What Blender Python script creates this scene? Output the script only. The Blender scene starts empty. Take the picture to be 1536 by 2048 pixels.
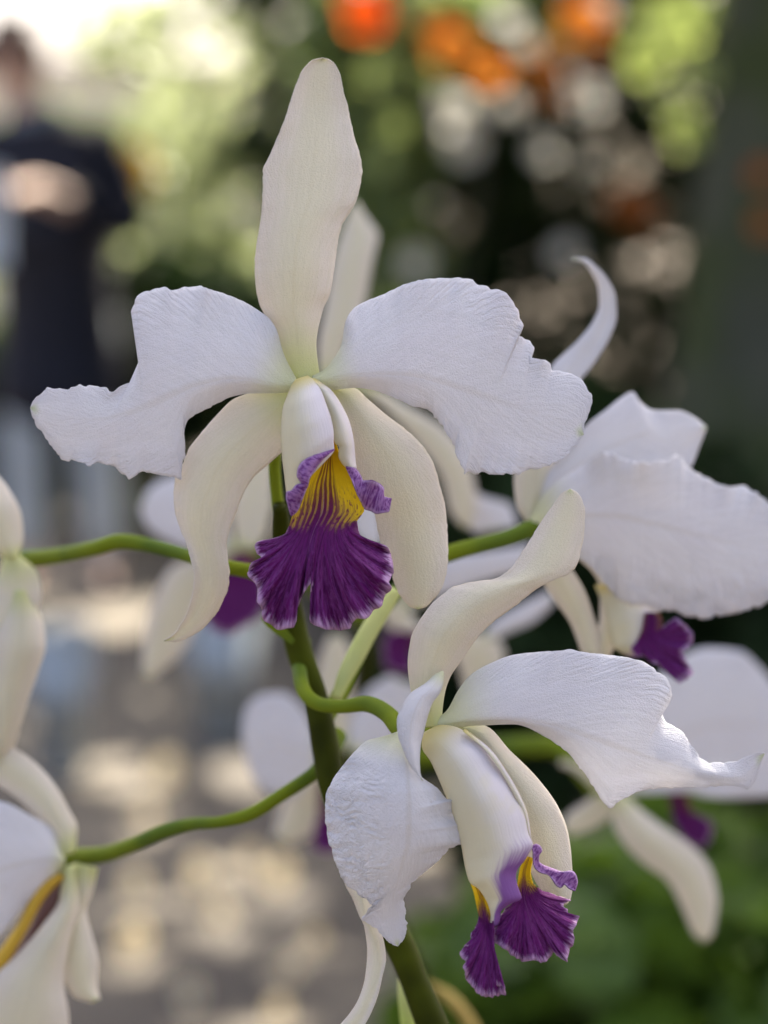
import bpy, math, random
import numpy as np
from mathutils import Vector, Matrix

random.seed(7)
rng = np.random.default_rng(11)
R = math.radians
scene = bpy.context.scene
C = scene.collection

# ------------------------------------------------------------------ camera
FPX = 4389.0                     # focal length in photograph pixels (1536 x 2048)
PITCH = 7.12
CAM = np.array([0.0, 0.0, 1.1])
cam_data = bpy.data.cameras.new('camera')
cam = bpy.data.objects.new('camera', cam_data)
C.objects.link(cam)
cam.location = CAM
cam.rotation_euler = (R(90 - PITCH), 0, 0)
cam_data.sensor_fit = 'VERTICAL'
cam_data.sensor_height = 24
cam_data.lens = 24 * FPX / 2048
cam_data.clip_start = 0.02
cam_data.clip_end = 600
cam_data.dof.use_dof = True
cam_data.dof.focus_distance = 0.597
cam_data.dof.aperture_fstop = cam_data.lens / 14.3
scene.camera = cam

# ------------------------------------------------------------------ sky and sun
SUN_EL, SUN_AZ = 50.0, 22.0      # azimuth clockwise from the viewing direction (+Y)
S = np.array([math.sin(R(SUN_AZ)) * math.cos(R(SUN_EL)), math.cos(R(SUN_AZ)) * math.cos(R(SUN_EL)), math.sin(R(SUN_EL))])
world = bpy.data.worlds.new('World')
scene.world = world
world.use_nodes = True
wn = world.node_tree.nodes
wl = world.node_tree.links
bg = wn['Background']
sky = wn.new('ShaderNodeTexSky')
sky.sky_type = 'NISHITA'
sky.sun_disc = False
sky.sun_elevation = R(SUN_EL)
sky.sun_rotation = R(SUN_AZ)
sky.air_density = 0.6
sky.dust_density = 8.0
sky.ozone_density = 0.0
wl.new(sky.outputs[0], bg.inputs[0])
bg.inputs[1].default_value = 0.115
sun_data = bpy.data.lights.new('sun', 'SUN')
sun_data.energy = 5.0
sun_data.angle = R(0.5)
sun_data.color = (1.0, 0.92, 0.78)
sun = bpy.data.objects.new('sun', sun_data)
C.objects.link(sun)
sun.rotation_euler = Vector(S).to_track_quat('Z', 'Y').to_euler()
sun.location = (3, 4, 8)
scene.view_settings.view_transform = 'Standard'
scene.view_settings.look = 'None'
scene.view_settings.exposure = 2.38
scene.view_settings.gamma = 1.0
scene.view_settings.use_curve_mapping = False
scene.render.engine = 'CYCLES'
scene.cycles.use_denoising = True
scene.cycles.max_bounces = 8
scene.cycles.transmission_bounces = 6
scene.cycles.sample_clamp_indirect = 8

_cp, _sp = math.cos(R(PITCH)), math.sin(R(PITCH))
def at(px, py, d):
    """world points for photograph pixels at a distance d in front of the camera"""
    px, py, d = np.asarray(px, float), np.asarray(py, float), np.asarray(d, float)
    x = (px - 768) / FPX * d
    u = -(py - 1024) / FPX * d
    return np.stack([x + CAM[0], d * _cp + u * _sp + CAM[1], -d * _sp + u * _cp + CAM[2]], -1)

def on_ground(px, py, z=0.0):
    a = at(px, py, 1.0) - CAM
    k = (z - CAM[2]) / a[2]
    return CAM + a * k

# ------------------------------------------------------------------ materials
class NT:
    def __init__(self, name):
        self.m = bpy.data.materials.new(name)
        self.m.use_nodes = True
        self.t = self.m.node_tree
        self.n, self.l = self.t.nodes, self.t.links
        self.n.clear()
        self.out = self.n.new('ShaderNodeOutputMaterial')
    def node(self, typ, ins=None, **props):
        nd = self.n.new(typ)
        for k, v in props.items():
            setattr(nd, k, v)
        for k, v in (ins or {}).items():
            self.set(nd.inputs[k], v)
        return nd
    def set(self, sock, v):
        if isinstance(v, bpy.types.NodeSocket):
            self.l.new(v, sock)
        elif isinstance(v, tuple) and len(v) == 3 and sock.type == 'RGBA':
            sock.default_value = (*v, 1)
        else:
            sock.default_value = v
    def math(self, op, a, b=0.0, c=0.0, clamp=False):
        nd = self.node('ShaderNodeMath', {0: a, 1: b, 2: c}, operation=op)
        nd.use_clamp = clamp
        return nd.outputs[0]
    def step(self, x, lo, hi):
        nd = self.node('ShaderNodeMapRange', {0: x, 1: lo, 2: hi, 3: 0.0, 4: 1.0}, interpolation_type='SMOOTHSTEP')
        return nd.outputs[0]
    def mix(self, f, a, b):
        nd = self.node('ShaderNodeMix', data_type='RGBA')
        self.set(nd.inputs[0], f); self.set(nd.inputs[6], a); self.set(nd.inputs[7], b)
        return nd.outputs[2]
    def noise(self, vec, scale, detail=3.0, rough=0.5, dist=0.0):
        nd = self.node('ShaderNodeTexNoise', {'Scale': scale, 'Detail': detail, 'Roughness': rough, 'Distortion': dist})
        if vec is not None:
            self.l.new(vec, nd.inputs['Vector'])
        return nd.outputs[0]
    def comb(self, x, y, z=0.0):
        return self.node('ShaderNodeCombineXYZ', {0: x, 1: y, 2: z}).outputs[0]
    def uv(self):
        u = self.node('ShaderNodeUVMap', uv_map='UVMap')
        s = self.node('ShaderNodeSeparateXYZ', {0: u.outputs[0]})
        return s.outputs[0], s.outputs[1]
    def obj(self):
        return self.node('ShaderNodeTexCoord').outputs['Object']
    def bump(self, h, strength, dist, nrm=None):
        b = self.node('ShaderNodeBump', {'Height': h, 'Strength': strength, 'Distance': dist})
        if nrm is not None:
            self.l.new(nrm, b.inputs['Normal'])
        return b.outputs[0]
    def surface(self, col, rough=0.5, nrm=None, trans=0.0, tcol=None, spec=0.5, sheen=0.0):
        p = self.node('ShaderNodeBsdfPrincipled', {'Roughness': rough, 'Specular IOR Level': spec})
        self.set(p.inputs['Base Color'], col)
        if sheen:
            p.inputs['Sheen Weight'].default_value = sheen
        if nrm is not None:
            self.l.new(nrm, p.inputs['Normal'])
        sh = p.outputs[0]
        if trans:
            t = self.node('ShaderNodeBsdfTranslucent')
            self.set(t.inputs[0], tcol if tcol is not None else col)
            if nrm is not None:
                self.l.new(nrm, t.inputs['Normal'])
            mx = self.node('ShaderNodeMixShader', {0: trans})
            self.l.new(sh, mx.inputs[1]); self.l.new(t.outputs[0], mx.inputs[2])
            sh = mx.outputs[0]
        self.l.new(sh, self.out.inputs[0])
        return self.m

def petal_material(name, body, edge, base, rib, rib_amt, trans, wrinkle=1.0):
    k = NT(name)
    u, v = k.uv()
    o = k.obj()
    a = k.math('ABSOLUTE', k.math('SUBTRACT', u, 0.5))             # 0 at the rib, .5 at the edge
    col = k.mix(k.step(a, 0.05, 0.46), body, edge)
    blotch = k.noise(o, 60.0, 3.0)
    col = k.mix(k.math('MULTIPLY', k.step(blotch, 0.35, 0.7), 0.28), col, tuple(c * f for c, f in zip(body, (0.93, 0.9, 0.93))))
    # branching veins that fan out from the rib
    vv = k.comb(k.math('MULTIPLY', k.math('ADD', v, k.math('MULTIPLY', a, -0.9)), 26.0), k.math('MULTIPLY', a, 3.0), k.math('MULTIPLY', k.math('GREATER_THAN', u, 0.5), 7.3))
    vein = k.noise(vv, 1.0, 4.0, 0.6, 0.4)
    vline = k.math('SUBTRACT', 1.0, k.step(k.math('ABSOLUTE', k.math('SUBTRACT', vein, 0.5)), 0.0, 0.045))
    col = k.mix(k.math('MULTIPLY', vline, 0.10 + 0.12 * wrinkle), col, tuple(c * 0.78 for c in body))
    streak = k.noise(k.comb(k.math('MULTIPLY', u, 34.0), k.math('MULTIPLY', v, 2.2)), 1.0, 3.0, 0.6, 0.3)
    col = k.mix(k.math('MULTIPLY', k.step(streak, 0.45, 0.62), 0.32 - 0.17 * wrinkle), col, tuple(c * f for c, f in zip(body, (0.86, 0.87, 0.82))))
    mark = k.node('ShaderNodeTexVoronoi', {'Vector': o, 'Scale': 62.0}).outputs[0]
    col = k.mix(k.math('MULTIPLY', k.math('SUBTRACT', 1.0, k.step(mark, 0.018, 0.036)), 0.30), col, (0.42, 0.34, 0.24))
    ribm = k.math('MULTIPLY', k.math('SUBTRACT', 1.0, k.step(a, 0.004, 0.035)), k.step(v, 1.0, 0.3))
    col = k.mix(k.math('MULTIPLY', ribm, rib_amt), col, rib)
    col = k.mix(k.math('SUBTRACT', 1.0, k.step(v, 0.0, 0.2)), col, base)
    tip = k.step(v, 0.955, 0.995)
    col = k.mix(k.math('MULTIPLY', k.math('MULTIPLY', tip, k.math('SUBTRACT', 1.0, k.step(a, 0.1, 0.4))), 0.6), col, (0.5, 0.6, 0.22))
    cells = k.node('ShaderNodeTexVoronoi', {'Vector': o, 'Scale': 2600.0}).outputs[0]
    fine = k.noise(o, 1500.0, 2.0)
    speck = k.noise(o, 1700.0, 2.0, 0.7)
    col = k.mix(k.math('MULTIPLY', k.step(speck, 0.4, 0.62), 0.10), col, tuple(c * 0.8 for c in body))
    n1 = k.bump(k.math('ADD', cells, fine), 0.4, 0.0003)
    along = k.comb(k.math('MULTIPLY', v, 3.0), k.math('MULTIPLY', u, 45.0))
    n2 = k.bump(k.noise(along, 1.6, 3.0), 0.14 + 0.14 * (1 - wrinkle), 0.0007, n1)
    n3 = k.bump(vein, 0.3 * wrinkle, 0.0009, n2)
    pleat = k.noise(k.comb(k.math('SUBTRACT', k.math('MULTIPLY', v, 95.0), k.math('MULTIPLY', a, 50.0)), k.math('MULTIPLY', a, 5.0)), 1.0, 3.0, 0.55, 0.3)
    n3 = k.bump(k.math('MULTIPLY', pleat, k.step(a, 0.22, 0.49)), 0.5 * wrinkle, 0.0016, n3)
    at_ = k.node('ShaderNodeAttribute', attribute_name='crinkle').outputs['Fac']
    cr = k.noise(k.comb(k.math('ADD', k.math('MULTIPLY', u, 17.0), k.math('MULTIPLY', v, 14.0)), k.math('ADD', k.math('MULTIPLY', v, 58.0), k.math('MULTIPLY', u, -14.0))), 1.0, 1.5, 0.45, 0.9)
    n4 = k.bump(k.math('MULTIPLY', k.math('SUBTRACT', 1.0, k.math('ABSOLUTE', k.math('SUBTRACT', k.math('MULTIPLY', cr, 2.0), 1.0))), at_), 0.4, 0.0022, n3)
    spark = k.step(k.noise(o, 2200.0, 1.0), 0.3, 0.75)
    rough = k.math('SUBTRACT', 0.58, k.math('MULTIPLY', spark, 0.2))
    return k.surface(col, rough, n4, trans, spec=0.45)

M_PETAL = petal_material('white_petal', (0.81, 0.803, 0.82), (0.82, 0.82, 0.855), (0.72, 0.74, 0.47), (0.68, 0.63, 0.56), 0.4, 0.36)
M_SEPAL = petal_material('cream_sepal', (0.82, 0.785, 0.615), (0.83, 0.775, 0.70), (0.68, 0.71, 0.34), (0.73, 0.68, 0.46), 0.25, 0.36, 0.6)

def lip_material():
    k = NT('purple_yellow_lip')
    u, v = k.uv()
    o = k.obj()
    wob = k.math('MULTIPLY', k.math('SUBTRACT', k.noise(k.comb(k.math('MULTIPLY', u, 9.0), k.math('MULTIPLY', v, 9.0)), 1.0, 4.0), 0.5), 0.10)
    c0 = k.math('ABSOLUTE', k.math('SUBTRACT', u, 0.42))
    yellow = k.mix(k.noise(o, 400.0), (0.88, 0.62, 0.012), (0.76, 0.50, 0.01))
    # brown lines that run down the throat
    uu = k.math('ADD', u, k.math('MULTIPLY', wob, 0.05))
    uu2 = k.math('ADD', uu, k.math('MULTIPLY', k.math('SUBTRACT', k.noise(k.comb(k.math('MULTIPLY', u, 7.0), k.math('MULTIPLY', v, 4.0)), 1.0, 3.0), 0.5), 0.10))
    line = k.math('ADD', k.math('SINE', k.math('MULTIPLY', uu2, 74.0)), k.math('MULTIPLY', k.math('SUBTRACT', k.noise(k.comb(k.math('MULTIPLY', u, 20.0), k.math('MULTIPLY', v, 16.0)), 1.0, 2.0), 0.5), 2.2))
    lines = k.math('MULTIPLY', k.step(line, -0.75, 0.3), k.math('SUBTRACT', 1.0, k.step(c0, 0.13, 0.24)))
    yellow = k.mix(k.math('MULTIPLY', lines, 0.88), yellow, (0.24, 0.075, 0.02))
    spot = k.step(k.noise(k.comb(k.math('MULTIPLY', u, 26.0), k.math('MULTIPLY', v, 34.0)), 1.0, 2.0), 0.54, 0.62)
    yellow = k.mix(k.math('MULTIPLY', spot, k.step(k.math('ADD', v, wob), 0.17, 0.36)), yellow, (0.20, 0.03, 0.05))
    # fine radiating veins of the purple blade
    r1 = k.noise(k.comb(k.math('MULTIPLY', u, 75.0), k.math('MULTIPLY', v, 5.5)), 1.0, 4.0, 0.65, 0.5)
    r2 = k.noise(k.comb(k.math('MULTIPLY', u, 190.0), k.math('MULTIPLY', v, 14.0)), 1.0, 3.0, 0.6, 0.3)
    vein = k.math('MULTIPLY', k.math('SUBTRACT', 1.0, k.step(k.math('ABSOLUTE', k.math('SUBTRACT', r1, 0.5)), 0.0, 0.06)), k.step(v, 0.36, 0.75))
    purple = k.mix(k.step(r1, 0.35, 0.65), (0.06, 0.002, 0.058), (0.125, 0.007, 0.12))
    purple = k.mix(k.math('MULTIPLY', k.step(v, 0.55, 0.95), k.step(r2, 0.45, 0.65)), purple, (0.15, 0.025, 0.17))
    purple = k.mix(k.math('MULTIPLY', vein, 0.4), purple, (0.24, 0.07, 0.26))
    rim = k.step(k.math('ADD', v, k.math('MULTIPLY', k.math('SUBTRACT', r2, 0.5), 0.13)), 0.945, 1.01)
    edge_u = k.math('ABSOLUTE', k.math('SUBTRACT', u, 0.5))
    purple = k.mix(k.math('MULTIPLY', rim, 0.85), purple, (0.58, 0.38, 0.60))
    pur = k.step(k.math('ADD', v, k.math('ADD', wob, k.math('MULTIPLY', c0, -0.3))), 0.15, 0.42)
    # maroon streaks run down the throat and thicken into the purple blade
    sv = k.math('ADD', v, k.math('ADD', k.math('MULTIPLY', k.math('SUBTRACT', r1, 0.5), 0.42), k.math('MULTIPLY', c0, -0.36)))
    maroon = k.mix(k.step(v, 0.1, 0.36), (0.20, 0.055, 0.012), (0.13, 0.012, 0.05))
    yellow = k.mix(k.math('MULTIPLY', k.step(sv, 0.09, 0.24), k.math('MULTIPLY', k.math('ADD', 0.42, k.math('MULTIPLY', k.step(line, -0.6, 0.2), 0.5)), k.math('SUBTRACT', 1.0, k.math('MULTIPLY', k.step(u, 0.56, 0.74), k.step(v, 0.36, 0.22))))), yellow, maroon)
    col = k.mix(pur, yellow, purple)
    mid = k.math('MULTIPLY', k.math('SUBTRACT', 1.0, k.step(k.math('ABSOLUTE', k.math('SUBTRACT', uu, 0.415)), 0.002, 0.007)), k.step(v, 0.9, 0.3))
    col = k.mix(k.math('MULTIPLY', mid, 0.3), col, (0.45, 0.25, 0.38))
    n1 = k.bump(r1, 0.5, 0.0007)
    n2 = k.bump(k.noise(o, 1800.0, 2.0), 0.25, 0.0002, n1)
    return k.surface(col, 0.6, n2, 0.2, spec=0.12)
M_LIP = lip_material()

def frill_material():
    k = NT('mauve_frill')
    u, v = k.uv()
    st = k.noise(k.comb(k.math('MULTIPLY', v, 34.0), k.math('MULTIPLY', u, 2.5)), 1.0, 3.0, 0.6, 0.4)
    col = k.mix(k.step(st, 0.36, 0.62), (0.14, 0.022, 0.19), (0.37, 0.18, 0.43))
    a = k.math('ABSOLUTE', k.math('SUBTRACT', u, 0.5))
    col = k.mix(k.math('MULTIPLY', k.step(a, 0.34, 0.46), 0.5), col, (0.62, 0.47, 0.74))
    col = k.mix(k.step(a, 0.475, 0.497), col, (0.15, 0.04, 0.2))
    n = k.bump(st, 0.5, 0.0006)
    return k.surface(col, 0.55, n, 0.3, spec=0.35)
M_FRILL = frill_material()

def tube_material():
    k = NT('cream_lip_tube')
    u, v = k.uv()
    o = k.obj()
    at_ = k.node('ShaderNodeAttribute', attribute_name='crinkle').outputs['Fac']     # here: how far the mauve margin reaches
    col = k.mix(k.step(u, 0.2, 0.95), (0.76, 0.73, 0.56), (0.80, 0.765, 0.80))
    st = k.noise(k.comb(k.math('MULTIPLY', u, 30.0), k.math('MULTIPLY', v, 5.0)), 1.0, 4.0)
    blotch = k.noise(o, 110.0, 3.0)
    col = k.mix(k.math('MULTIPLY', k.step(blotch, 0.45, 0.65), 0.35), col, (0.77, 0.73, 0.52))
    col = k.mix(k.math('SUBTRACT', 1.0, k.step(v, 0.0, 0.19)), col, (0.74, 0.65, 0.27))
    col = k.mix(k.step(k.math('ADD', at_, k.math('MULTIPLY', k.math('SUBTRACT', st, 0.5), 0.5)), 0.35, 0.85), col, (0.27, 0.11, 0.38))
    n1 = k.bump(k.noise(o, 1500.0, 2.0), 0.2, 0.0002)
    n2 = k.bump(st, 0.25, 0.0006, n1)
    return k.surface(col, 0.5, n2, 0.33, spec=0.4)
M_TUBE = tube_material()

def stem_material(name, a, b, trans=0.0):
    k = NT(name)
    o = k.obj()
    col = k.mix(k.step(k.noise(o, 28.0, 3.0), 0.4, 0.62), a, b)
    n = k.bump(k.noise(o, 700.0, 3.0), 0.3, 0.0004)
    return k.surface(col, 0.55, n, trans, spec=0.06)
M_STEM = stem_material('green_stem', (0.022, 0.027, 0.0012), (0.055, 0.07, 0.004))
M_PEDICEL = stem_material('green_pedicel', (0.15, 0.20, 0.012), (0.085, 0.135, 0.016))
M_SUNLITSTEM = stem_material('sunlit_stem_green', (0.42, 0.52, 0.12), (0.50, 0.55, 0.22))  # lit copy of the stem green, sunlight put into the colour
M_BRACT = stem_material('bract_green', (0.17, 0.20, 0.03), (0.24, 0.22, 0.07))
M_BUDTIP = stem_material('green_tip', (0.42, 0.55, 0.10), (0.45, 0.52, 0.14))

def leaf_material(name, dark, light, trans=0.35, tcol=None, rough=0.4, spec=0.4):
    k = NT(name)
    r = k.node('ShaderNodeNewGeometry').outputs['Random Per Island']
    n = k.noise(k.obj(), 2.2, 2.0)
    col = k.mix(k.math('MULTIPLY', k.math('ADD', r, n), 0.5), dark, light)
    tc = k.mix(r, tcol or light, tuple(c * 0.8 for c in (tcol or light)))
    return k.surface(col, rough, None, trans, tc, spec=spec)

# ------------------------------------------------------------------ mesh helpers
loc = {}
RO = 0.0                         # extra distance of the spray behind
def mesh_obj(name, verts, faces, mat, parent=None, uv=None, attr=None, smooth=True):
    verts = np.asarray(verts, float).reshape(-1, 3)
    off = loc[parent.name_full] if parent is not None else np.zeros(3)
    me = bpy.data.meshes.new(name)
    me.from_pydata((verts - off).tolist(), [], [tuple(f) for f in faces])
    if uv is not None:
        l = me.uv_layers.new(name='UVMap')
        idx = np.empty(len(me.loops), dtype=np.int32)
        me.loops.foreach_get('vertex_index', idx)
        l.data.foreach_set('uv', np.asarray(uv, dtype=np.float32).reshape(-1, 2)[idx].ravel())
    if attr is not None:
        a = me.attributes.new('crinkle', 'FLOAT', 'POINT')
        a.data.foreach_set('value', np.asarray(attr, dtype=np.float32).ravel())
    if smooth:
        me.polygons.foreach_set('use_smooth', [True] * len(me.polygons))
    if mat is not None:
        me.materials.append(mat)
    o = bpy.data.objects.new(name, me)
    C.objects.link(o)
    if parent is not None:
        o.parent = parent
    loc[o.name_full] = off.copy()
    return o

def empty(name, p, parent=None):
    o = bpy.data.objects.new(name, None)
    o.empty_display_size = 0.02
    C.objects.link(o)
    p = np.asarray(p, float)
    if parent is not None:
        o.parent = parent
        o.location = p - loc[parent.name_full]
    else:
        o.location = p
    loc[o.name_full] = p
    return o

def tag(o, label=None, cat=None, group=None, kind=None):
    if label: o['label'] = label
    if cat: o['category'] = cat
    if group: o['group'] = group
    if kind: o['kind'] = kind
    return o

def rail(pts, n):
    """resample a polyline of (x, y[, t]) smoothly at n+1 even parameters"""
    xy = np.array([p[:2] for p in pts], float)
    t = np.array([p[2] if len(p) > 2 else np.nan for p in pts])
    t[0], t[-1] = 0.0, 1.0
    ch = np.concatenate([[0], np.cumsum(np.maximum(1e-3, np.hypot(*np.diff(xy, axis=0).T)))])
    good = ~np.isnan(t)
    t = np.interp(ch, ch[good], t[good])
    t = t + np.arange(len(t)) * 1e-6
    t = (t - t[0]) / (t[-1] - t[0])
    m = np.gradient(xy, t, axis=0) if len(xy) > 2 else np.repeat((xy[1:] - xy[:-1]), 2, 0)
    d = np.diff(xy, axis=0) / np.diff(t)[:, None]
    for i in range(1, len(xy) - 1):                      # limit overshoot
        a, b = d[i - 1], d[i]
        for c in range(2):
            m[i, c] = 0 if a[c] * b[c] <= 0 else 2 * a[c] * b[c] / (a[c] + b[c])
    q = np.linspace(0, 1, n + 1)
    i = np.clip(np.searchsorted(t, q, side='right') - 1, 0, len(t) - 2)
    h = (t[i + 1] - t[i])[:, None]
    s = ((q - t[i]) / (t[i + 1] - t[i]))[:, None]
    return ((2*s**3 - 3*s**2 + 1) * xy[i] + (s**3 - 2*s**2 + s) * h * m[i] + (-2*s**3 + 3*s**2) * xy[i + 1] + (s**3 - s**2) * h * m[i + 1])

def prof(vals, q):
    v = np.asarray(vals, float)
    if v.ndim == 0:
        return np.full_like(q, float(v))
    x = np.linspace(0, 1, len(v))
    lin = np.interp(q, x, v)
    ker = np.interp(q - 0.04, x, v) + np.interp(q + 0.04, x, v)      # soften the corners
    return 0.5 * lin + 0.25 * ker

def grid_faces(nv, nu):
    f = []
    for j in range(nv):
        for i in range(nu):
            a = j * (nu + 1) + i
            f.append((a, a + 1, a + nu + 2, a + nu + 1))
    return f

def petal(name, parent, L, Rr, D, z=0.0, eL=0.0, eR=0.0, M=None, mat=None, nv=44, nu=20, ruffle=0.0, freq=7.0,
          power=1.8, crinkle=None, thick=0.00026, seed=0, rpow=4, jag=0.0, ripple=0.0, rfreq=26.0):
    """a blade between two edge lines, bent in depth: z along the rib, eL / eR what the edges add (cm, + = away)"""
    D = D + RO
    l, r = rail(L, nv), rail(Rr, nv)
    m = rail(M, nv) if M else 0.5 * (l + r)
    if jag:
        rj = np.random.default_rng(seed + 77)
        qq = np.linspace(0, 1, nv + 1)
        for ed in (l, r):
            nz = sum(a * np.interp(qq * f, np.arange(f + 2), rj.normal(size=f + 2)) for f, a in ((22, .8), (60, .8), (130, .7)))
            d = np.gradient(ed, axis=0)
            d /= np.linalg.norm(d, axis=1, keepdims=True) + 1e-6
            ed += np.stack([-d[:, 1], d[:, 0]], -1) * (jag * nz * np.clip(qq * 5 - 1, 0, 1) * np.clip((1 - qq) * 20, 0, 1))[:, None]
    q = np.linspace(0, 1, nv + 1)
    v = np.linspace(-1, 1, nu + 1)
    v = np.sign(v) * np.abs(v) ** 0.9
    zl, zm, zr = prof(eL, q), prof(z, q), prof(eR, q)
    V, Q = np.meshgrid(v, q)
    w = np.abs(V)[..., None]
    side = np.where(V[..., None] < 0, l[:, None, :], r[:, None, :])
    xy = m[:, None, :] * (1 - w) + side * w
    rs = np.random.default_rng(seed + 5)
    ph = rs.uniform(0, 6.28, 6)
    env = np.clip(np.sin(np.pi * np.clip(Q, 0, 1)) * 1.6, 0, 1)
    wob = 0.9 * np.sin(6.283 * 1.3 * Q + ph[5]) + 0.5 * np.sin(6.283 * 3.1 * Q + ph[4])
    wave = (np.sin(6.283 * freq * 0.62 * Q + ph[0] + wob + (V > 0) * ph[1]) * (0.7 + 0.5 * np.sin(6.283 * 1.7 * Q + ph[3]))
            + 0.55 * np.sin(6.283 * freq * 1.37 * Q + ph[2] + 1.7 * wob + (V > 0) * ph[3]) * (0.5 + 0.7 * np.sin(6.283 * 2.3 * Q + ph[0]))
            + 0.25 * np.sin(6.283 * freq * 2.9 * Q + ph[4] + 2.2 * wob + (V > 0) * ph[5]) * np.sin(6.283 * 1.9 * Q + ph[1]))
    dep = zm[:, None] + np.where(V < 0, zl[:, None], zr[:, None]) * np.abs(V) ** power + ruffle * wave * np.abs(V) ** rpow * env
    at_ = crinkle(V, Q) if crinkle else np.zeros_like(Q)
    if ripple:
        phs = 6.283 * (Q * rfreq - 2.5 * V + 0.55 * np.sin(V * 10 + Q * 19) + 0.45 * np.sin(Q * 37 - V * 6) + 0.3 * np.sin(V * 23 + Q * 11))
        brk = 0.55 + 0.45 * np.sin(V * 17 + 1.7 * np.sin(Q * 23)) * np.sin(Q * 29 + V * 5)
        dep = dep + ripple * at_ * (1 - np.abs(np.sin(phs / 2)) ** 0.8) * brk
    P = at(xy[..., 0], xy[..., 1], D + dep / 100)
    uv = np.stack([(V + 1) / 2, Q], -1)
    o = mesh_obj(name, P, grid_faces(nv, nu), mat or M_SEPAL, parent, uv, at_)
    if thick:
        s = o.modifiers.new('thickness', 'SOLIDIFY')
        s.thickness = thick
        s.offset = 0
    return o

def fan(name, parent, A_L, A_R, B, D, zA, zneck, zrim, mat, eA=0.6, na=16, nb=26, nu=90, neck_t=0.36, ruffle=0.1, freq=9, bulge=0.0, seed=1, jag=1.5, v0=0.0):
    """throat between two edges that opens into a blade bounded by the line B (from the left to the right end of the throat)"""
    D = D + RO
    l, r = rail(A_L, na), rail(A_R, na)
    v = np.linspace(0, 1, nu + 1)
    rows, deps, along = [], [], []
    qa = np.linspace(0, 1, na + 1)
    for j in range(na + 1):
        rows.append(l[j] * (1 - v)[:, None] + r[j] * v[:, None])
        z = np.interp(qa[j], np.linspace(0, 1, len(zA)), zA)
        deps.append(z - eA * (2 * v - 1) ** 2 * (1 - qa[j]) + zneck * 0)
        along.append(np.full(nu + 1, qa[j] * neck_t))
    end = rail([tuple(l[-1])] + list(B) + [tuple(r[-1])], nu)
    rj = np.random.default_rng(seed + 31)
    jn = sum(a * np.interp(v * f, np.arange(f + 2), rj.normal(size=f + 2)) for f, a in ((40, 1.3), (90, 1.0)))
    de = np.gradient(end, axis=0); de /= np.linalg.norm(de, axis=1, keepdims=True) + 1e-6
    end = end + np.stack([-de[:, 1], de[:, 0]], -1) * (jn * jag * np.clip(v * 12, 0, 1) * np.clip((1 - v) * 12, 0, 1))[:, None]
    neck, dn = rows[-1], deps[-1]
    tang = rows[-1] - rows[-3]
    tl = np.linalg.norm(tang, axis=1, keepdims=True) + 1e-6
    span = np.linalg.norm(end - neck, axis=1, keepdims=True)
    ctrl = neck + tang / tl * span * 0.32
    rs = np.random.default_rng(seed)
    ph = rs.uniform(0, 6.28, 4)
    wav = np.sin(6.283 * freq * v + ph[0]) + 0.6 * np.sin(6.283 * freq * 2.2 * v + ph[1]) + 0.35 * np.sin(6.283 * freq * 4.7 * v + ph[2])
    zr = np.interp(v, np.linspace(0, 1, len(zrim)), zrim)
    for j in range(1, nb + 1):
        s = j / nb
        rows.append(neck * (1 - s) ** 2 + ctrl * 2 * s * (1 - s) + end * s * s)
        deps.append(dn * (1 - s) + zr * s - bulge * math.sin(math.pi * s) + ruffle * wav * s ** 3 * np.clip(span[:, 0] / 60, 0, 1))
        along.append(np.full(nu + 1, neck_t + (1 - neck_t) * s))
    xy, dep, al = np.array(rows), np.array(deps), v0 + (1 - v0) * np.array(along)
    P = at(xy[..., 0], xy[..., 1], D + dep / 100)
    uv = np.stack([np.broadcast_to(v, al.shape), al], -1)
    o = mesh_obj(name, P, grid_faces(na + nb, nu), mat, parent, uv, np.zeros(al.shape))
    s = o.modifiers.new('thickness', 'SOLIDIFY')
    s.thickness = 0.0003
    s.offset = 0
    return o

def tube_geo(path, radii, sides=14, sub=6):
    """a round tapered tube through world points"""
    P = np.asarray(path, float)
    rad = np.asarray(radii, float)
    n = len(P)
    t = np.arange(n)
    q = np.linspace(0, n - 1, (n - 1) * sub + 1)
    m = np.gradient(P, axis=0)
    i = np.clip(q.astype(int), 0, n - 2)
    s = (q - i)[:, None]
    pts = (2*s**3 - 3*s**2 + 1) * P[i] + (s**3 - 2*s**2 + s) * m[i] + (-2*s**3 + 3*s**2) * P[i+1] + (s**3 - s**2) * m[i+1]
    rr = np.interp(q, t, rad)
    d = np.gradient(pts, axis=0)
    d /= np.linalg.norm(d, axis=1, keepdims=True) + 1e-9
    ref = np.array([0.31, -0.87, 0.38])
    a = np.cross(d, ref); a /= np.linalg.norm(a, axis=1, keepdims=True) + 1e-9
    b = np.cross(d, a)
    ang = np.linspace(0, 2 * np.pi, sides, endpoint=False)
    ring = pts[:, None, :] + rr[:, None, None] * (np.cos(ang)[None, :, None] * a[:, None, :] + np.sin(ang)[None, :, None] * b[:, None, :])
    V = ring.reshape(-1, 3)
    F = []
    k = len(pts)
    for j in range(k - 1):
        for c in range(sides):
            F.append((j*sides + c, j*sides + (c+1) % sides, (j+1)*sides + (c+1) % sides, (j+1)*sides + c))
    F.append(tuple(range(sides))[::-1])
    F.append(tuple(range((k-1)*sides, k*sides)))
    return V, F

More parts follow.
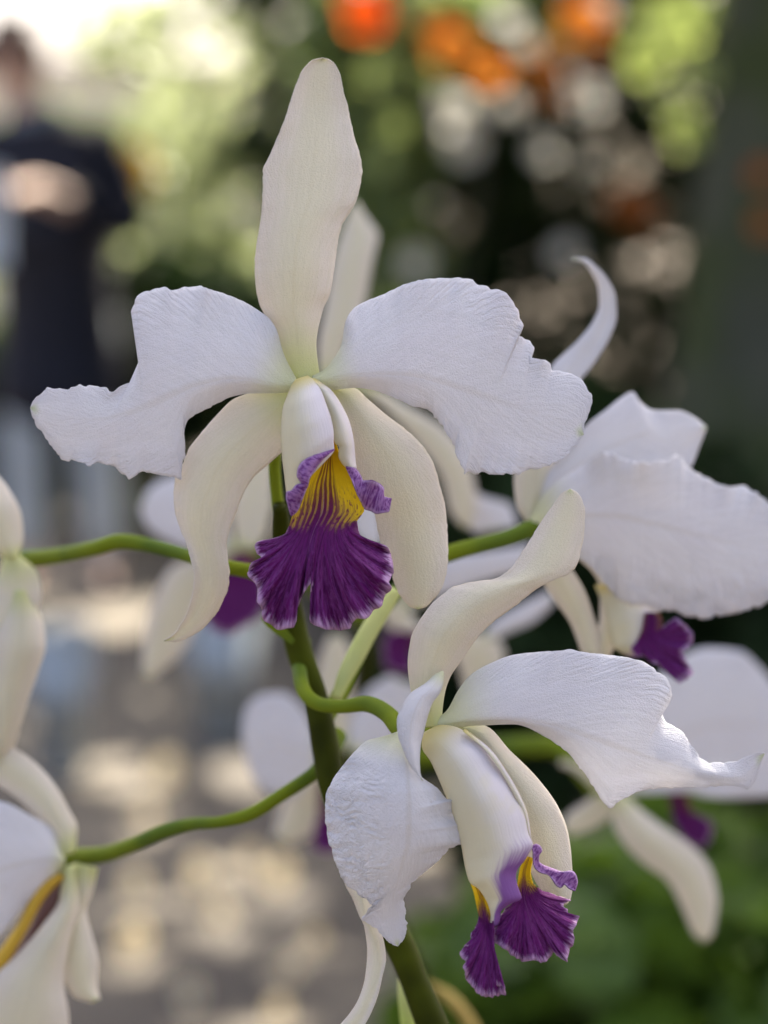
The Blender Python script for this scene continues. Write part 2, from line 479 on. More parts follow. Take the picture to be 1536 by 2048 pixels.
def stem(name, parent, pts, D, widths, mat, dz=None):
    """pts: photograph pixels, widths in pixels, D distance (m) or list"""
    n = len(pts)
    D = np.full(n, D) if np.isscalar(D) else np.interp(np.linspace(0, 1, n), np.linspace(0, 1, len(D)), D)
    w = np.interp(np.linspace(0, 1, n), np.linspace(0, 1, len(widths)), widths)
    D = D + RO
    P = at([p[0] for p in pts], [p[1] for p in pts], D)
    w = w * (1 + 0.07 * np.sin(np.arange(n) * 2.1 + pts[0][0]))
    V, F = tube_geo(P, w / 2 / FPX * D)
    return mesh_obj(name, V, F, mat, parent)

# ================================================================== ground and surroundings
def flat(name, x0, x1, y0, y1, z, mat, nx=1, ny=1, parent=None):
    xs, ys = np.linspace(x0, x1, nx + 1), np.linspace(y0, y1, ny + 1)
    X, Y = np.meshgrid(xs, ys)
    return mesh_obj(name, np.stack([X, Y, np.full_like(X, z)], -1), grid_faces(ny, nx), mat, parent, smooth=False)

k = NT('soil')
o_ = k.obj()
M_SOIL = k.surface(k.mix(k.noise(o_, 6.0, 5.0), (0.05, 0.036, 0.022), (0.12, 0.09, 0.055)), 0.9, k.bump(k.noise(o_, 40.0, 5.0), 0.6, 0.02))
k = NT('paving')
o_ = k.obj()
M_PATH = k.surface(k.mix(k.step(k.noise(o_, 2.5, 4.0), 0.35, 0.65), (0.06, 0.05, 0.04), (0.145, 0.122, 0.09)), 0.85, k.bump(k.noise(o_, 60.0, 4.0), 0.4, 0.004))
tag(flat('ground', -150, 150, -60, 300, 0.0, M_SOIL), kind='structure')
tag(flat('path', -9, 0.25, -12, 40, 0.004, M_PATH), kind='structure')

# ------------------------------------------------------------------ leaves
LEAF = np.array([(-0.5, 0, 0), (-0.12, 0.27, 0.10), (-0.12, -0.27, 0.10), (0.22, 0.24, 0.07), (0.22, -0.24, 0.07), (0.5, 0, -0.08), (-0.12, 0, 0), (0.22, 0, 0)])
LEAF_F = [(0, 6, 1), (0, 2, 6), (6, 7, 3, 1), (6, 2, 4, 7), (7, 5, 3), (7, 4, 5)]
def leaf_cloud(P, size, drng, wid=1.0, droop=0.3):
    n = len(P)
    az = drng.uniform(0, 2*np.pi, n); el = drng.normal(-droop, 0.55, n); ro = drng.uniform(-1.2, 1.2, n)
    ca, sa, ce, se = np.cos(az), np.sin(az), np.cos(el), np.sin(el)
    X = np.stack([ca*ce, sa*ce, se], -1)
    Y0 = np.stack([-sa, ca, np.zeros(n)], -1)
    Z0 = np.cross(X, Y0)
    Y = np.cos(ro)[:, None]*Y0 + np.sin(ro)[:, None]*Z0
    Z = np.cross(X, Y)
    s = size * drng.uniform(0.6, 1.25, n)
    V = (P[:, None, :] + s[:, None, None] * (LEAF[None, :, 0, None]*X[:, None, :] + wid*LEAF[None, :, 1, None]*Y[:, None, :] + LEAF[None, :, 2, None]*Z[:, None, :]))
    nf = []
    for i in range(n):
        b = 8 * i
        nf += [tuple(b + q for q in f) for f in LEAF_F]
    return V.reshape(-1, 3), nf

def blob_points(clumps, drng):
    out = []
    for cx, cy, cz, rx, ry, rz, n in clumps:
        d = drng.normal(size=(n, 3)); d /= np.linalg.norm(d, axis=1, keepdims=True)
        r = drng.uniform(0.25, 1.0, n) ** 0.45
        out.append(np.array([cx, cy, cz]) + d * r[:, None] * np.array([rx, ry, rz]))
    return np.concatenate(out)

def shrub(name, label, cat, base, clumps, size, mat, group=None, wid=1.0, seed=1, bark=None, droop=0.3, crown='crown'):
    dr = np.random.default_rng(seed)
    root = empty(name, base)
    tag(root, label, cat, group)
    P = blob_points(clumps, dr)
    P = P[P[:, 2] > 0.03]
    V, F = leaf_cloud(P, size, dr, wid, droop)
    mesh_obj(crown, V, F, mat, root, smooth=False)
    SV, SF = [], []
    for cx, cy, cz, rx, ry, rz, n in clumps:
        b = np.array(base) + np.array([dr.uniform(-.05, .05), dr.uniform(-.05, .05), 0])
        t = np.array([cx, cy, cz])
        v, f = tube_geo([b, (b + t) / 2 + dr.uniform(-.06, .06, 3), t], [0.02, 0.014, 0.005], 7, 4)
        kk = sum(len(x) for x in SV)
        SV.append(v); SF += [tuple(i + kk for i in q) for q in f]
    mesh_obj('branches', np.concatenate(SV), SF, bark or M_BARK, root)
    return root

k = NT('bark')
o_ = k.obj()
bk = k.noise(k.comb(k.node('ShaderNodeSeparateXYZ', {0: o_}).outputs[0], k.node('ShaderNodeSeparateXYZ', {0: o_}).outputs[1], k.math('MULTIPLY', k.node('ShaderNodeSeparateXYZ', {0: o_}).outputs[2], 0.3)), 18.0, 5.0, 0.6)
moss = k.step(k.noise(o_, 3.2, 4.0, 0.6), 0.42, 0.62)
M_BARK = k.surface(k.mix(moss, k.mix(bk, (0.04, 0.045, 0.032), (0.13, 0.135, 0.10)), k.mix(bk, (0.04, 0.055, 0.018), (0.085, 0.105, 0.045))), 0.9, k.bump(bk, 0.8, 0.02), spec=0.1)
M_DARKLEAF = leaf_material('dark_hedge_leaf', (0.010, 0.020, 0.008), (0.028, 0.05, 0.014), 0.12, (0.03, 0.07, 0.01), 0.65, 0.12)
M_OLIVELEAF = leaf_material('olive_leaf', (0.16, 0.20, 0.09), (0.34, 0.38, 0.21), 0.45, (0.40, 0.46, 0.22))
M_MIDLEAF = leaf_material('mid_green_leaf', (0.09, 0.14, 0.05), (0.22, 0.28, 0.13), 0.5, (0.32, 0.42, 0.13))
M_LIMELEAF = leaf_material('lime_leaf', (0.10, 0.16, 0.03), (0.2, 0.27, 0.06), 0.55, (0.50, 0.60, 0.09))
M_GROUNDLEAF = leaf_material('bed_leaf', (0.085, 0.15, 0.018), (0.135, 0.215, 0.028), 0.3, (0.15, 0.26, 0.025))
M_TREELEAF = leaf_material('tree_leaf', (0.02, 0.04, 0.012), (0.05, 0.085, 0.02), 0.25, (0.08, 0.14, 0.02))

def bx(px, Z): return (px - 768) / FPX * Z
def bz(py, Z): return float(at(768, py, Z / _cp)[2])

# gaps in the tree crown through which the sun reaches the ground and the things below: (point, radius)
GAPS = []
def gap_px(px, py, d, r, m=0.04): GAPS.append((at(px, py, d), r, m))
def gap_ground(px, py, rpx):
    p = on_ground(px, py)
    GAPS.append((p, (0.42 if py > 1300 else 0.9) * rpx * p[1] / FPX, 0.046 if py > 1300 else 0.12, 0.45))
for g in [(140, 1195, 62), (245, 1170, 66), (230, 1235, 55), (330, 1180, 40)]:
    gap_ground(*g)

SUN_SPOTS = [(320, 1562, 34, 'curled cream sun spot stand-in on the path above the middle of the lower green stalk'),
       (296, 1645, 24, 'small cream sun spot stand-in on the path right behind the lower green stalk'),
       (262, 1790, 32, 'cream sun spot stand-in on the path just under the left end of the lower green stalk'),
       (388, 1770, 36, 'wide cream sun spot stand-in on the path under the middle of the lower green stalk'),
       (258, 1905, 42, 'largest pale sun spot stand-in on the path, next to the lower left bloom'),
       (448, 1850, 28, 'pale sun spot stand-in on the path midway between the lower left bloom and the folded petal'),
       (368, 2005, 34, 'pale sun spot stand-in at the bottom edge, nearest the lower left bloom'),
       (548, 1775, 36, 'pale sun spot stand-in on the path under the right end of the lower green stalk'),
       (500, 1728, 20, 'small pale sun spot stand-in on the path left of the wider one under the stalk end'),
       (575, 1950, 28, 'pale sun spot stand-in on the path left of the drooping sepal of the folded bloom'),
       (630, 1895, 22, 'small pale sun spot stand-in on the path closest to the drooping sepal of the folded bloom'),
       (548, 2042, 28, 'pale sun spot stand-in cut by the bottom edge, left of the curling sepal tip'),
       (600, 1640, 34, 'tan sun spot stand-in on the path beside the main stem, right of the lower stalk')]
# ------------------------------------------------------------------ the shade tree whose trunk stands at the right
def shade_tree():
    root = empty('shade_tree', (0.98, 5.2, 0))
    tag(root, 'tall grey barked tree at the right edge, its leafy crown shading the orchids', 'tree')
    tp = [(1.02, 5.2, -0.1), (1.0, 5.2, 0.35), (0.99, 5.2, 1.0), (1.03, 5.22, 1.8), (1.2, 5.3, 2.8), (1.55, 5.5, 3.8), (1.9, 5.9, 4.9)]
    V, F = tube_geo(tp, [0.48, 0.38, 0.28, 0.235, 0.2, 0.14, 0.06], 24, 8)
    ang = np.arctan2(V[:, 1] - 5.2, V[:, 0] - 1.0)
    k_ = 1 + 0.05 * np.sin(5 * ang + V[:, 2] * 2) + 0.03 * np.sin(11 * ang - V[:, 2] * 5)
    c = np.array([[np.interp(z, [p[2] for p in tp], [p[0] for p in tp]), np.interp(z, [p[2] for p in tp], [p[1] for p in tp])] for z in V[:, 2]])
    V[:, :2] = c + (V[:, :2] - c) * k_[:, None]
    mesh_obj('trunk', V, F, M_BARK, root)
    for i, e in enumerate([(-0.6, 4.2, 4.4), (0.9, 2.4, 4.5), (2.6, 3.0, 4.5), (3.2, 5.4, 4.8), (2.6, 8.6, 4.9), (0.6, 9.6, 4.8), (1.5, 6.5, 5.6), (-0.8, 7.0, 4.8)]):
        s0 = np.array(tp[4 if i % 2 else 5])
        e = np.array(e)
        mid = (s0 + e) / 2 + np.array([0, 0, 0.25])
        V, F = tube_geo([s0, mid, e], [0.09, 0.05, 0.015], 9, 5)
        mesh_obj('limb', V, F, M_BARK, root)
    dr = np.random.default_rng(21)
    n = 60000
    P = np.stack([dr.uniform(-2.2, 4.6, n), dr.uniform(1.7, 12.0, n), 3.5 + 2.0 * dr.beta(1.6, 1.6, n)], -1)
    cx, cy = 1.2, 6.4
    ell = ((P[:, 0] - cx) / 3.1) ** 2 + ((P[:, 1] - cy) / (4.5 + 0.9 * (P[:, 0] > 1.0))) ** 2
    P = P[ell < 1 + 0.12 * np.sin(7 * np.arctan2(P[:, 1] - cy, P[:, 0] - cx))]
    keep = np.ones(len(P), bool)
    for g, r, mg, *sq in GAPS:
        h = P - S[None, :] * ((P[:, 2] - g[2]) / S[2])[:, None] - g
        if sq:
            h[:, 1] = np.sign(h[:, 1]) * np.maximum(0, np.abs(h[:, 1]) - r * (1 / sq[0] - 1))
        keep &= np.linalg.norm(h, axis=1) > r + mg
    P = P[keep]
    # extra leaves added sunward of the flowers, out of view, to keep them shaded
    n2 = 2600
    z2 = dr.uniform(3.6, 5.3, n2)
    t2 = np.stack([dr.uniform(-.2, .2, n2), dr.uniform(.5, .95, n2), dr.uniform(.85, 1.3, n2)], -1)
    P2 = t2 + S[None, :] * ((z2 - t2[:, 2]) / S[2])[:, None]
    g, r, mg = GAPS[-1][:3]
    h = P2 - S[None, :] * ((P2[:, 2] - g[2]) / S[2])[:, None]
    P2 = P2[np.linalg.norm(h - g, axis=1) > r + mg + .02]
    P = np.concatenate([P, P2])
    V, F = leaf_cloud(P, 0.115, dr, 1.3, 0.15)
    mesh_obj('crown', V, F, M_TREELEAF, root, smooth=False)
# (built at the end, once every gap is known)

# ------------------------------------------------------------------ far wall
k = NT('cream_render')
o_ = k.obj()
M_WALL = k.surface(k.mix(k.noise(o_, 1.5, 4.0), (0.90, 0.84, 0.73), (0.86, 0.79, 0.67)), 0.85, k.bump(k.noise(o_, 30.0, 4.0), 0.3, 0.01))
k = NT('stone_coping')
M_COPING = k.surface(k.mix(k.noise(k.obj(), 4.0, 4.0), (0.5, 0.47, 0.42), (0.62, 0.6, 0.55)), 0.85)
def box_geo(x0, x1, y0, y1, z0, z1):
    V = [(x, y, z) for z in (z0, z1) for y in (y0, y1) for x in (x0, x1)]
    F = [(0, 2, 3, 1), (4, 5, 7, 6), (0, 1, 5, 4), (2, 6, 7, 3), (0, 4, 6, 2), (1, 3, 7, 5)]
    return V, F
def wall():
    root = empty('garden_wall', (-4, 17, 0))
    tag(root, 'pale cream rendered wall far behind the person in the navy jacket', 'wall')
    V, F = box_geo(-12, 0.5, 17, 17.25, 0, 2.35)
    mesh_obj('wall', V, F, M_WALL, root, smooth=False)
    for i in range(10):
        V, F = box_geo(-12 + i * 1.25 + 0.01, -12 + (i + 1) * 1.25 - 0.01, 16.94, 17.31, 2.35, 2.43)
        mesh_obj('coping_stone', V, F, M_COPING, root, smooth=False)
wall()

# ------------------------------------------------------------------ planting behind
Zm = 9.0
shrub('olive_shrub', 'loose olive green shrub, sunlit from behind, left of the orange blossoms', 'shrub', (-0.55, Zm, 0),
      [(-0.62, Zm, 1.75, .42, .4, .5, 330), (-0.22, Zm, 1.95, .38, .4, .5, 300), (-0.45, Zm, 1.2, .45, .4, .4, 330), (-0.2, Zm - .2, 1.45, .3, .3, .35, 180), (-.75, Zm, .7, .5, .4, .5, 500)],
      0.13, M_OLIVELEAF, 'shrubs behind the orchids', seed=3)
shrub('olive_shrub', 'small pale leaved shrub far behind, above the shoulder of the person', 'shrub', (-1.7, 12.0, 0),
      [(-1.75, 12, 1.55, .45, .4, .3, 420), (-1.45, 12, 2.2, .3, .3, .25, 150), (-1.2, 12, 1.5, .4, .4, .35, 380), (-2.1, 12, .9, .8, .5, .6, 700), (-1.1, 12.0, .8, .5, .5, .5, 400)],
      0.13, M_OLIVELEAF, 'shrubs behind the orchids', seed=4)
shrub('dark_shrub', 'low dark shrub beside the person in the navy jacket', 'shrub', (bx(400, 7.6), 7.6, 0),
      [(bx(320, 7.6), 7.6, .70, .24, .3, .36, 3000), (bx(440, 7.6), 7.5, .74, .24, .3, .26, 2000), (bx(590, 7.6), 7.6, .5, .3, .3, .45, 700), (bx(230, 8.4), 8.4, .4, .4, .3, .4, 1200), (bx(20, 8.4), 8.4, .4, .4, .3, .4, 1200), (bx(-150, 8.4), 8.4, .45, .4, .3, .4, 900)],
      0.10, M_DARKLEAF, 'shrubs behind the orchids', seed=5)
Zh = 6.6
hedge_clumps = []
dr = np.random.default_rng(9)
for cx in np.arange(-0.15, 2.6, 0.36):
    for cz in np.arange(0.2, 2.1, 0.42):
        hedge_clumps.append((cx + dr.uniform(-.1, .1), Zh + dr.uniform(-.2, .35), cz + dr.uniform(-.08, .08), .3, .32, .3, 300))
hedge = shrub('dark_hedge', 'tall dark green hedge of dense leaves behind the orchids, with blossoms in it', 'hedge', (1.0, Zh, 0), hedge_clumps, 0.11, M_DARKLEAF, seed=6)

shrub('green_shrub', 'mid green shrub catching sun in front of the dark hedge, right of the tall sepal', 'shrub', (.1, 6.0, 0),
      [(bx(790, 6), 6.0, 1.42, .16, .2, .26, 260), (bx(700, 6), 6.1, 1.6, .16, .2, .26, 240), (bx(880, 6), 6.1, 1.62, .16, .2, .2, 200), (bx(1000, 6), 6.1, 1.66, .2, .2, .14, 180), (bx(760, 6), 6.0, 1.0, .18, .2, .3, 200)],
      0.10, M_MIDLEAF, 'shrubs behind the orchids', seed=14)
for g_ in [(790, 230, .2), (700, 120, .18), (860, 90, .13), (1060, 60, .15), (760, 380, .14)]:
    gap_px(g_[0], g_[1], 6.05, g_[2], .05)
# blossoms
def blossom_material(name, a, b, trans=0.5, t=None):
    k = NT(name)
    u, v = k.uv()
    col = k.mix(v, b, a)
    return k.surface(col, 0.5, None, trans, t or a, spec=0.3)
M_ORANGE = blossom_material('orange_petal', (0.72, 0.14, 0.015), (0.60, 0.20, 0.03), 0.5, (0.95, 0.18, 0.01))
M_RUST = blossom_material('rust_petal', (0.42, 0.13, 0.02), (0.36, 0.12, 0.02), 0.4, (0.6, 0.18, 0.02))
M_AMBER = blossom_material('amber_petal', (0.86, 0.36, 0.05), (0.78, 0.34, 0.06), 0.5, (0.95, 0.42, 0.06))
M_GLINTPAPER = blossom_material('glint_and_paper_white', (0.82, 0.80, 0.76), (0.8, 0.76, 0.6), 0.5, (0.85, 0.83, 0.76))  # white of the added glint cups and of the folder paper
M_MUSTARD = blossom_material('mustard_petal', (0.50, 0.32, 0.02), (0.45, 0.28, 0.02), 0.35, (0.50, 0.33, 0.02))
M_LIMEP = blossom_material('lime_leaves', (0.42, 0.50, 0.14), (0.56, 0.60, 0.30), 0.45, (0.46, 0.54, 0.16))

def blossom(name, parent, p, r, mat, n=5, seed=0, gap=True, face=(0, -1, 0.35), grow=1.0):
    """a cup of n rounded petals round the point p"""
    dr_ = np.random.default_rng(seed)
    f = np.array(face, float) + dr_.normal(0, .25, 3); f /= np.linalg.norm(f)
    a = np.cross(f, (0.2, 0.1, 1)); a /= np.linalg.norm(a); b = np.cross(f, a)
    V, F, U = [], [], []
    nv, nu = 6, 6
    for i in range(n):
        th = 2 * math.pi * i / n + dr_.uniform(-.12, .12)
        d = math.cos(th) * a + math.sin(th) * b
        e = -math.sin(th) * a + math.cos(th) * b
        base = len(V)
        for j in range(nv + 1):
            s = j / nv
            w = r * 0.62 * math.sin(math.pi * (0.12 + 0.80 * s)) ** 0.8
            for q in range(nu + 1):
                x = q / nu * 2 - 1
                V.append(np.array(p) + d * r * s + e * w * x + f * r * (0.35 * math.sqrt(s) - 0.25 * s * s * s + 0.12 * x * x * s + 0.03 * math.sin(9 * x + i)))
                U.append((q / nu, s))
        F += [tuple(base + t for t in g) for g in grid_faces(nv, nu)]
    # centre boss
    base = len(V)
    for j in range(5):
        for q in range(8):
            al = 2 * math.pi * q / 8; zz = j / 4
            V.append(np.array(p) + f * r * (0.12 + 0.45 * zz) + (math.cos(al) * a + math.sin(al) * b) * r * 0.10 * (1 - 0.7 * zz))
            U.append((q / 8, 0.0))
    for j in range(4):
        for q in range(8):
            F.append((base + j*8 + q, base + j*8 + (q+1) % 8, base + (j+1)*8 + (q+1) % 8, base + (j+1)*8 + q))
    o = mesh_obj(name, V, F, mat, parent, U)
    if gap:
        GAPS.append((np.array(p, float), r * grow, 0.085))
    return o

Zf = 5.6
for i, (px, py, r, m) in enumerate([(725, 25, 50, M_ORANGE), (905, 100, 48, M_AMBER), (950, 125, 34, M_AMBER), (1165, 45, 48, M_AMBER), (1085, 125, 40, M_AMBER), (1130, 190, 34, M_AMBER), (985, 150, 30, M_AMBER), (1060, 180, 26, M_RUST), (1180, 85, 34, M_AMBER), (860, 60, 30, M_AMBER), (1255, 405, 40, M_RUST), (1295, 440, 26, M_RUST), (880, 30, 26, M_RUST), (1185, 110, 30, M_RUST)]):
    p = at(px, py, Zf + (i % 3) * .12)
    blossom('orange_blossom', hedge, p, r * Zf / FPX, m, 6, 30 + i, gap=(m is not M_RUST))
for i, (px, py, r) in enumerate([(1175, 198, 35), (1015, 215, 25), (1085, 302, 27), (1172, 322, 27), (832, 528, 29), (1130, 507, 29), (915, 230, 42), (930, 295, 38), (890, 205, 22), (1012, 45, 30), (1050, 92, 24), (1205, 16, 26), (760, 150, 34), (790, 250, 24), (860, 160, 24), (770, 330, 26)]):  # pale cups added to stand in for sun glints among the leaves
    p = at(px, py, Zf - .1 + (i % 4) * .05)
    blossom('glint_standin', hedge, p, r * Zf / FPX, M_GLINTPAPER if i < 12 else M_LIMEP, 5, 60 + i, grow=1.3)
for i, (px, py, r) in enumerate([(1300, 70, 46), (1290, 120, 44), (1370, 60, 44), (1395, 150, 40), (1370, 265, 44), (1340, 200, 36), (1400, 20, 40), (1330, 20, 36)]):  # cups standing in for a clump of backlit yellow-green leaves
    p = at(px, py, 5.0 + (i % 3) * .1)
    blossom('lime_leaves', hedge, p, r * 5.0 / FPX, M_LIMEP, 5, 90 + i, grow=1.2)
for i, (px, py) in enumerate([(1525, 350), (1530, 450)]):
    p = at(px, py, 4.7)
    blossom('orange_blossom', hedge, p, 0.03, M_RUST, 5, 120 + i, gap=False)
mus = empty('yellow_flower_stalk', (bx(268, 7.0), 7.0, 0))
tag(mus, 'mustard yellow flower on a tall stalk beside the person in navy', 'flower')
mp = at(268, 345, 7.0)
blossom('blossom', mus, mp, 0.085, M_MUSTARD, 8, 140)
V, F = tube_geo([(mp[0], mp[1], 0), (mp[0] + .03, mp[1], .7), mp], [.012, .01, .006], 8, 5)
mesh_obj('stalk', V, F, M_STEM, mus)

# leafy bed at the lower right
bed_spots = [(1230, 1.75, .60), (1420, 1.85, .62), (1560, 1.7, .58), (1330, 1.45, .42), (1080, 1.9, .52), (1500, 1.4, .44), (1180, 1.45, .38), (1000, 1.6, .36)]
bed_labels = ['leafy green plant left of the drooping white sepal, above the lowest purple lip', 'leafy green plant beside the tip of the drooping white sepal', 'leafy green plant under the grey white petal, cut by the right edge',
              'low green plant straight below the drooping sepal tip at the bottom edge', 'dark green plant behind the lowest purple lip', 'low green plant in the bottom right corner', 'low green plant at the bottom edge right of the lowest purple lip', 'low green plant at the bottom edge beside the thick green stem']
for i, (px, Z, h) in enumerate(bed_spots):
    x = bx(px, Z)
    shrub('bed_plant', bed_labels[i],
          'plant', (x, Z, 0), [(x, Z, h * .72, .13, .13, h * .3, 260), (x - .05, Z + .05, h * .4, .14, .14, h * .35, 160)], 0.075, M_GROUNDLEAF, 'leafy bed plants', 1.5, 200 + i, M_STEM)
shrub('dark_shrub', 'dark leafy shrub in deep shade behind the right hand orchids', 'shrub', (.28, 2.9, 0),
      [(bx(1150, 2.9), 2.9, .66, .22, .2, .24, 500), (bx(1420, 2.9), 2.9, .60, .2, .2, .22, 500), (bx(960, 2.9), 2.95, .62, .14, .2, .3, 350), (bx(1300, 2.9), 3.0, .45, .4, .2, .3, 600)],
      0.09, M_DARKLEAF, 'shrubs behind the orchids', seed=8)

# curled pale blades added on the path as stand-ins for round sun spots
k = NT('sun_spot_leaf')
M_SUN_SPOT = k.surface(k.mix(k.node('ShaderNodeObjectInfo').outputs['Random'], (0.80, 0.68, 0.46), (0.84, 0.78, 0.62)), 0.6, None, 0.45, (0.86, 0.77, 0.56), spec=0.2)
for i, (px, py, r, lab) in enumerate(SUN_SPOTS):
    g = on_ground(px, py + r * .5, 0.006)
    rad = r * g[1] / FPX
    dr_ = np.random.default_rng(400 + i)
    a0 = dr_.uniform(-.5, .5)
    V, U = [], []
    for j in range(9):
        s_ = j / 8
        w = rad * 0.85 * math.sin(math.pi * (0.08 + 0.86 * s_)) ** .7
        bend = 1.25 * s_
        for q in range(7):
            x = q / 6 * 2 - 1
            lx, ly, lz = w * x, rad * 1.5 * math.sin(bend) * .5 + rad * .3 * x * x, rad * 1.9 * s_ * (0.55 + .45 * s_) + rad * .22 * x * x * (1 - s_)
            V.append((g[0] + lx * math.cos(a0) - ly * math.sin(a0), g[1] + lx * math.sin(a0) + ly * math.cos(a0), g[2] + lz + 0.001))
            U.append((q / 6, s_))
    o = mesh_obj('sun_spot_leaf', V, grid_faces(8, 6), M_SUN_SPOT, None, U)
    sd = o.modifiers.new('thickness', 'SOLIDIFY'); sd.thickness = .0008
    tag(o, lab, 'leaf', 'added stand-ins for sun spots on the path')
    GAPS.append((np.mean(V, axis=0), rad * .85, 0.042))
# galvanised buckets standing on the path
k = NT('pale_galvanised_metal')
o_ = k.obj()
M_ZINC = k.surface(k.mix(k.noise(o_, 14.0, 3.0), (0.36, 0.40, 0.41), (0.50, 0.54, 0.55)), 0.55, k.bump(k.noise(o_, 60.0, 2.0), 0.2, 0.003), spec=0.5)
def bucket(px, py_bottom, h, r, label):
    g = on_ground(px, py_bottom, 0.004)
    root = empty('metal_bucket', g)
    tag(root, label, 'bucket', 'pale buckets standing on the path')
    def lathe(pr, n=28):
        V = [(g[0] + rr * math.cos(2*math.pi*i/n), g[1] + rr * math.sin(2*math.pi*i/n), g[2] + zz) for rr, zz in pr for i in range(n)]
        F = [(j*n + i, j*n + (i+1) % n, (j+1)*n + (i+1) % n, (j+1)*n + i) for j in range(len(pr)-1) for i in range(n)]
        return V, F
    V, F = lathe([(0.001, .006), (r*.72, .004), (r*.74, 0.01), (r*.8, h*.3), (r*.82, h*.31), (r*.8, h*.33), (r, h), (r*.97, h), (r*.75, .02), (.001, .02)])
    mesh_obj('body', V, F, M_ZINC, root)
    V, F = lathe([(r*1.0, h-.012), (r*1.06, h-.01), (r*1.06, h+.004), (r*.99, h+.004), (r*1.0, h-.012)])
    mesh_obj('rim', V, F, M_ZINC, root)
    V, F = tube_geo([(g[0] - r*1.05, g[1], g[2] + h*.93), (g[0] - r*1.12, g[1] - r*.5, g[2] + h*.75), (g[0], g[1] - r*1.15, g[2] + h*.62), (g[0] + r*1.12, g[1] - r*.5, g[2] + h*.75), (g[0] + r*1.05, g[1], g[2] + h*.93)], [.004]*5, 8, 6)
    mesh_obj('handle', V, F, M_ZINC, root)
bucket(125, 1545, .30, .066, 'pale grey metal bucket at the left, behind the leftmost flowers')
bucket(448, 1480, .30, .075, 'pale grey metal bucket between the two green flower stalks, lighter than the other')

# ------------------------------------------------------------------ the person in navy
def mat_plain(name, a, b, scale=8.0, rough=0.8):
    k = NT(name)
    return k.surface(k.mix(k.noise(k.obj(), scale, 4.0), a, b), rough, k.bump(k.noise(k.obj(), scale * 20, 3.0), 0.3, 0.003))
M_NAVY = mat_plain('navy_cloth', (0.004, 0.005, 0.013), (0.009, 0.011, 0.026))
M_GREYCLOTH = mat_plain('blue_grey_cloth', (0.13, 0.16, 0.20), (0.18, 0.21, 0.25))
M_JEANS = mat_plain('pale_denim', (0.42, 0.46, 0.48), (0.56, 0.60, 0.62), 20)
M_SKIN = mat_plain('skin', (0.50, 0.32, 0.24), (0.56, 0.38, 0.30), 12, 0.55)
M_HAIR = mat_plain('brown_hair', (0.05, 0.018, 0.008), (0.10, 0.035, 0.015), 30, 0.6)
M_SHOE = mat_plain('dark_shoe', (0.02, 0.02, 0.022), (0.04, 0.04, 0.045))
M_PAPER = mat_plain('pale_blue_bag', (0.62, 0.70, 0.78), (0.70, 0.77, 0.84), 6, 0.6)
def skin(name, verts, edges, radii, mat, parent, levels=2, root=0):
    off = loc[parent.name_full]
    me = bpy.data.meshes.new(name)
    me.from_pydata([tuple(np.array(v) - off) for v in verts], edges, [])
    o = bpy.data.objects.new(name, me)
    C.objects.link(o)
    o.parent = parent
    me.materials.append(mat)
    loc[o.name_full] = off
    md = o.modifiers.new('skin', 'SKIN')
    md.use_smooth_shade = True
    sv = me.skin_vertices[0].data
    for i, r in enumerate(radii):
        sv[i].radius = (r, r) if np.isscalar(r) else r
        sv[i].use_root = (i == root)
    ss = o.modifiers.new('smooth', 'SUBSURF')
    ss.levels = ss.render_levels = levels
    return o
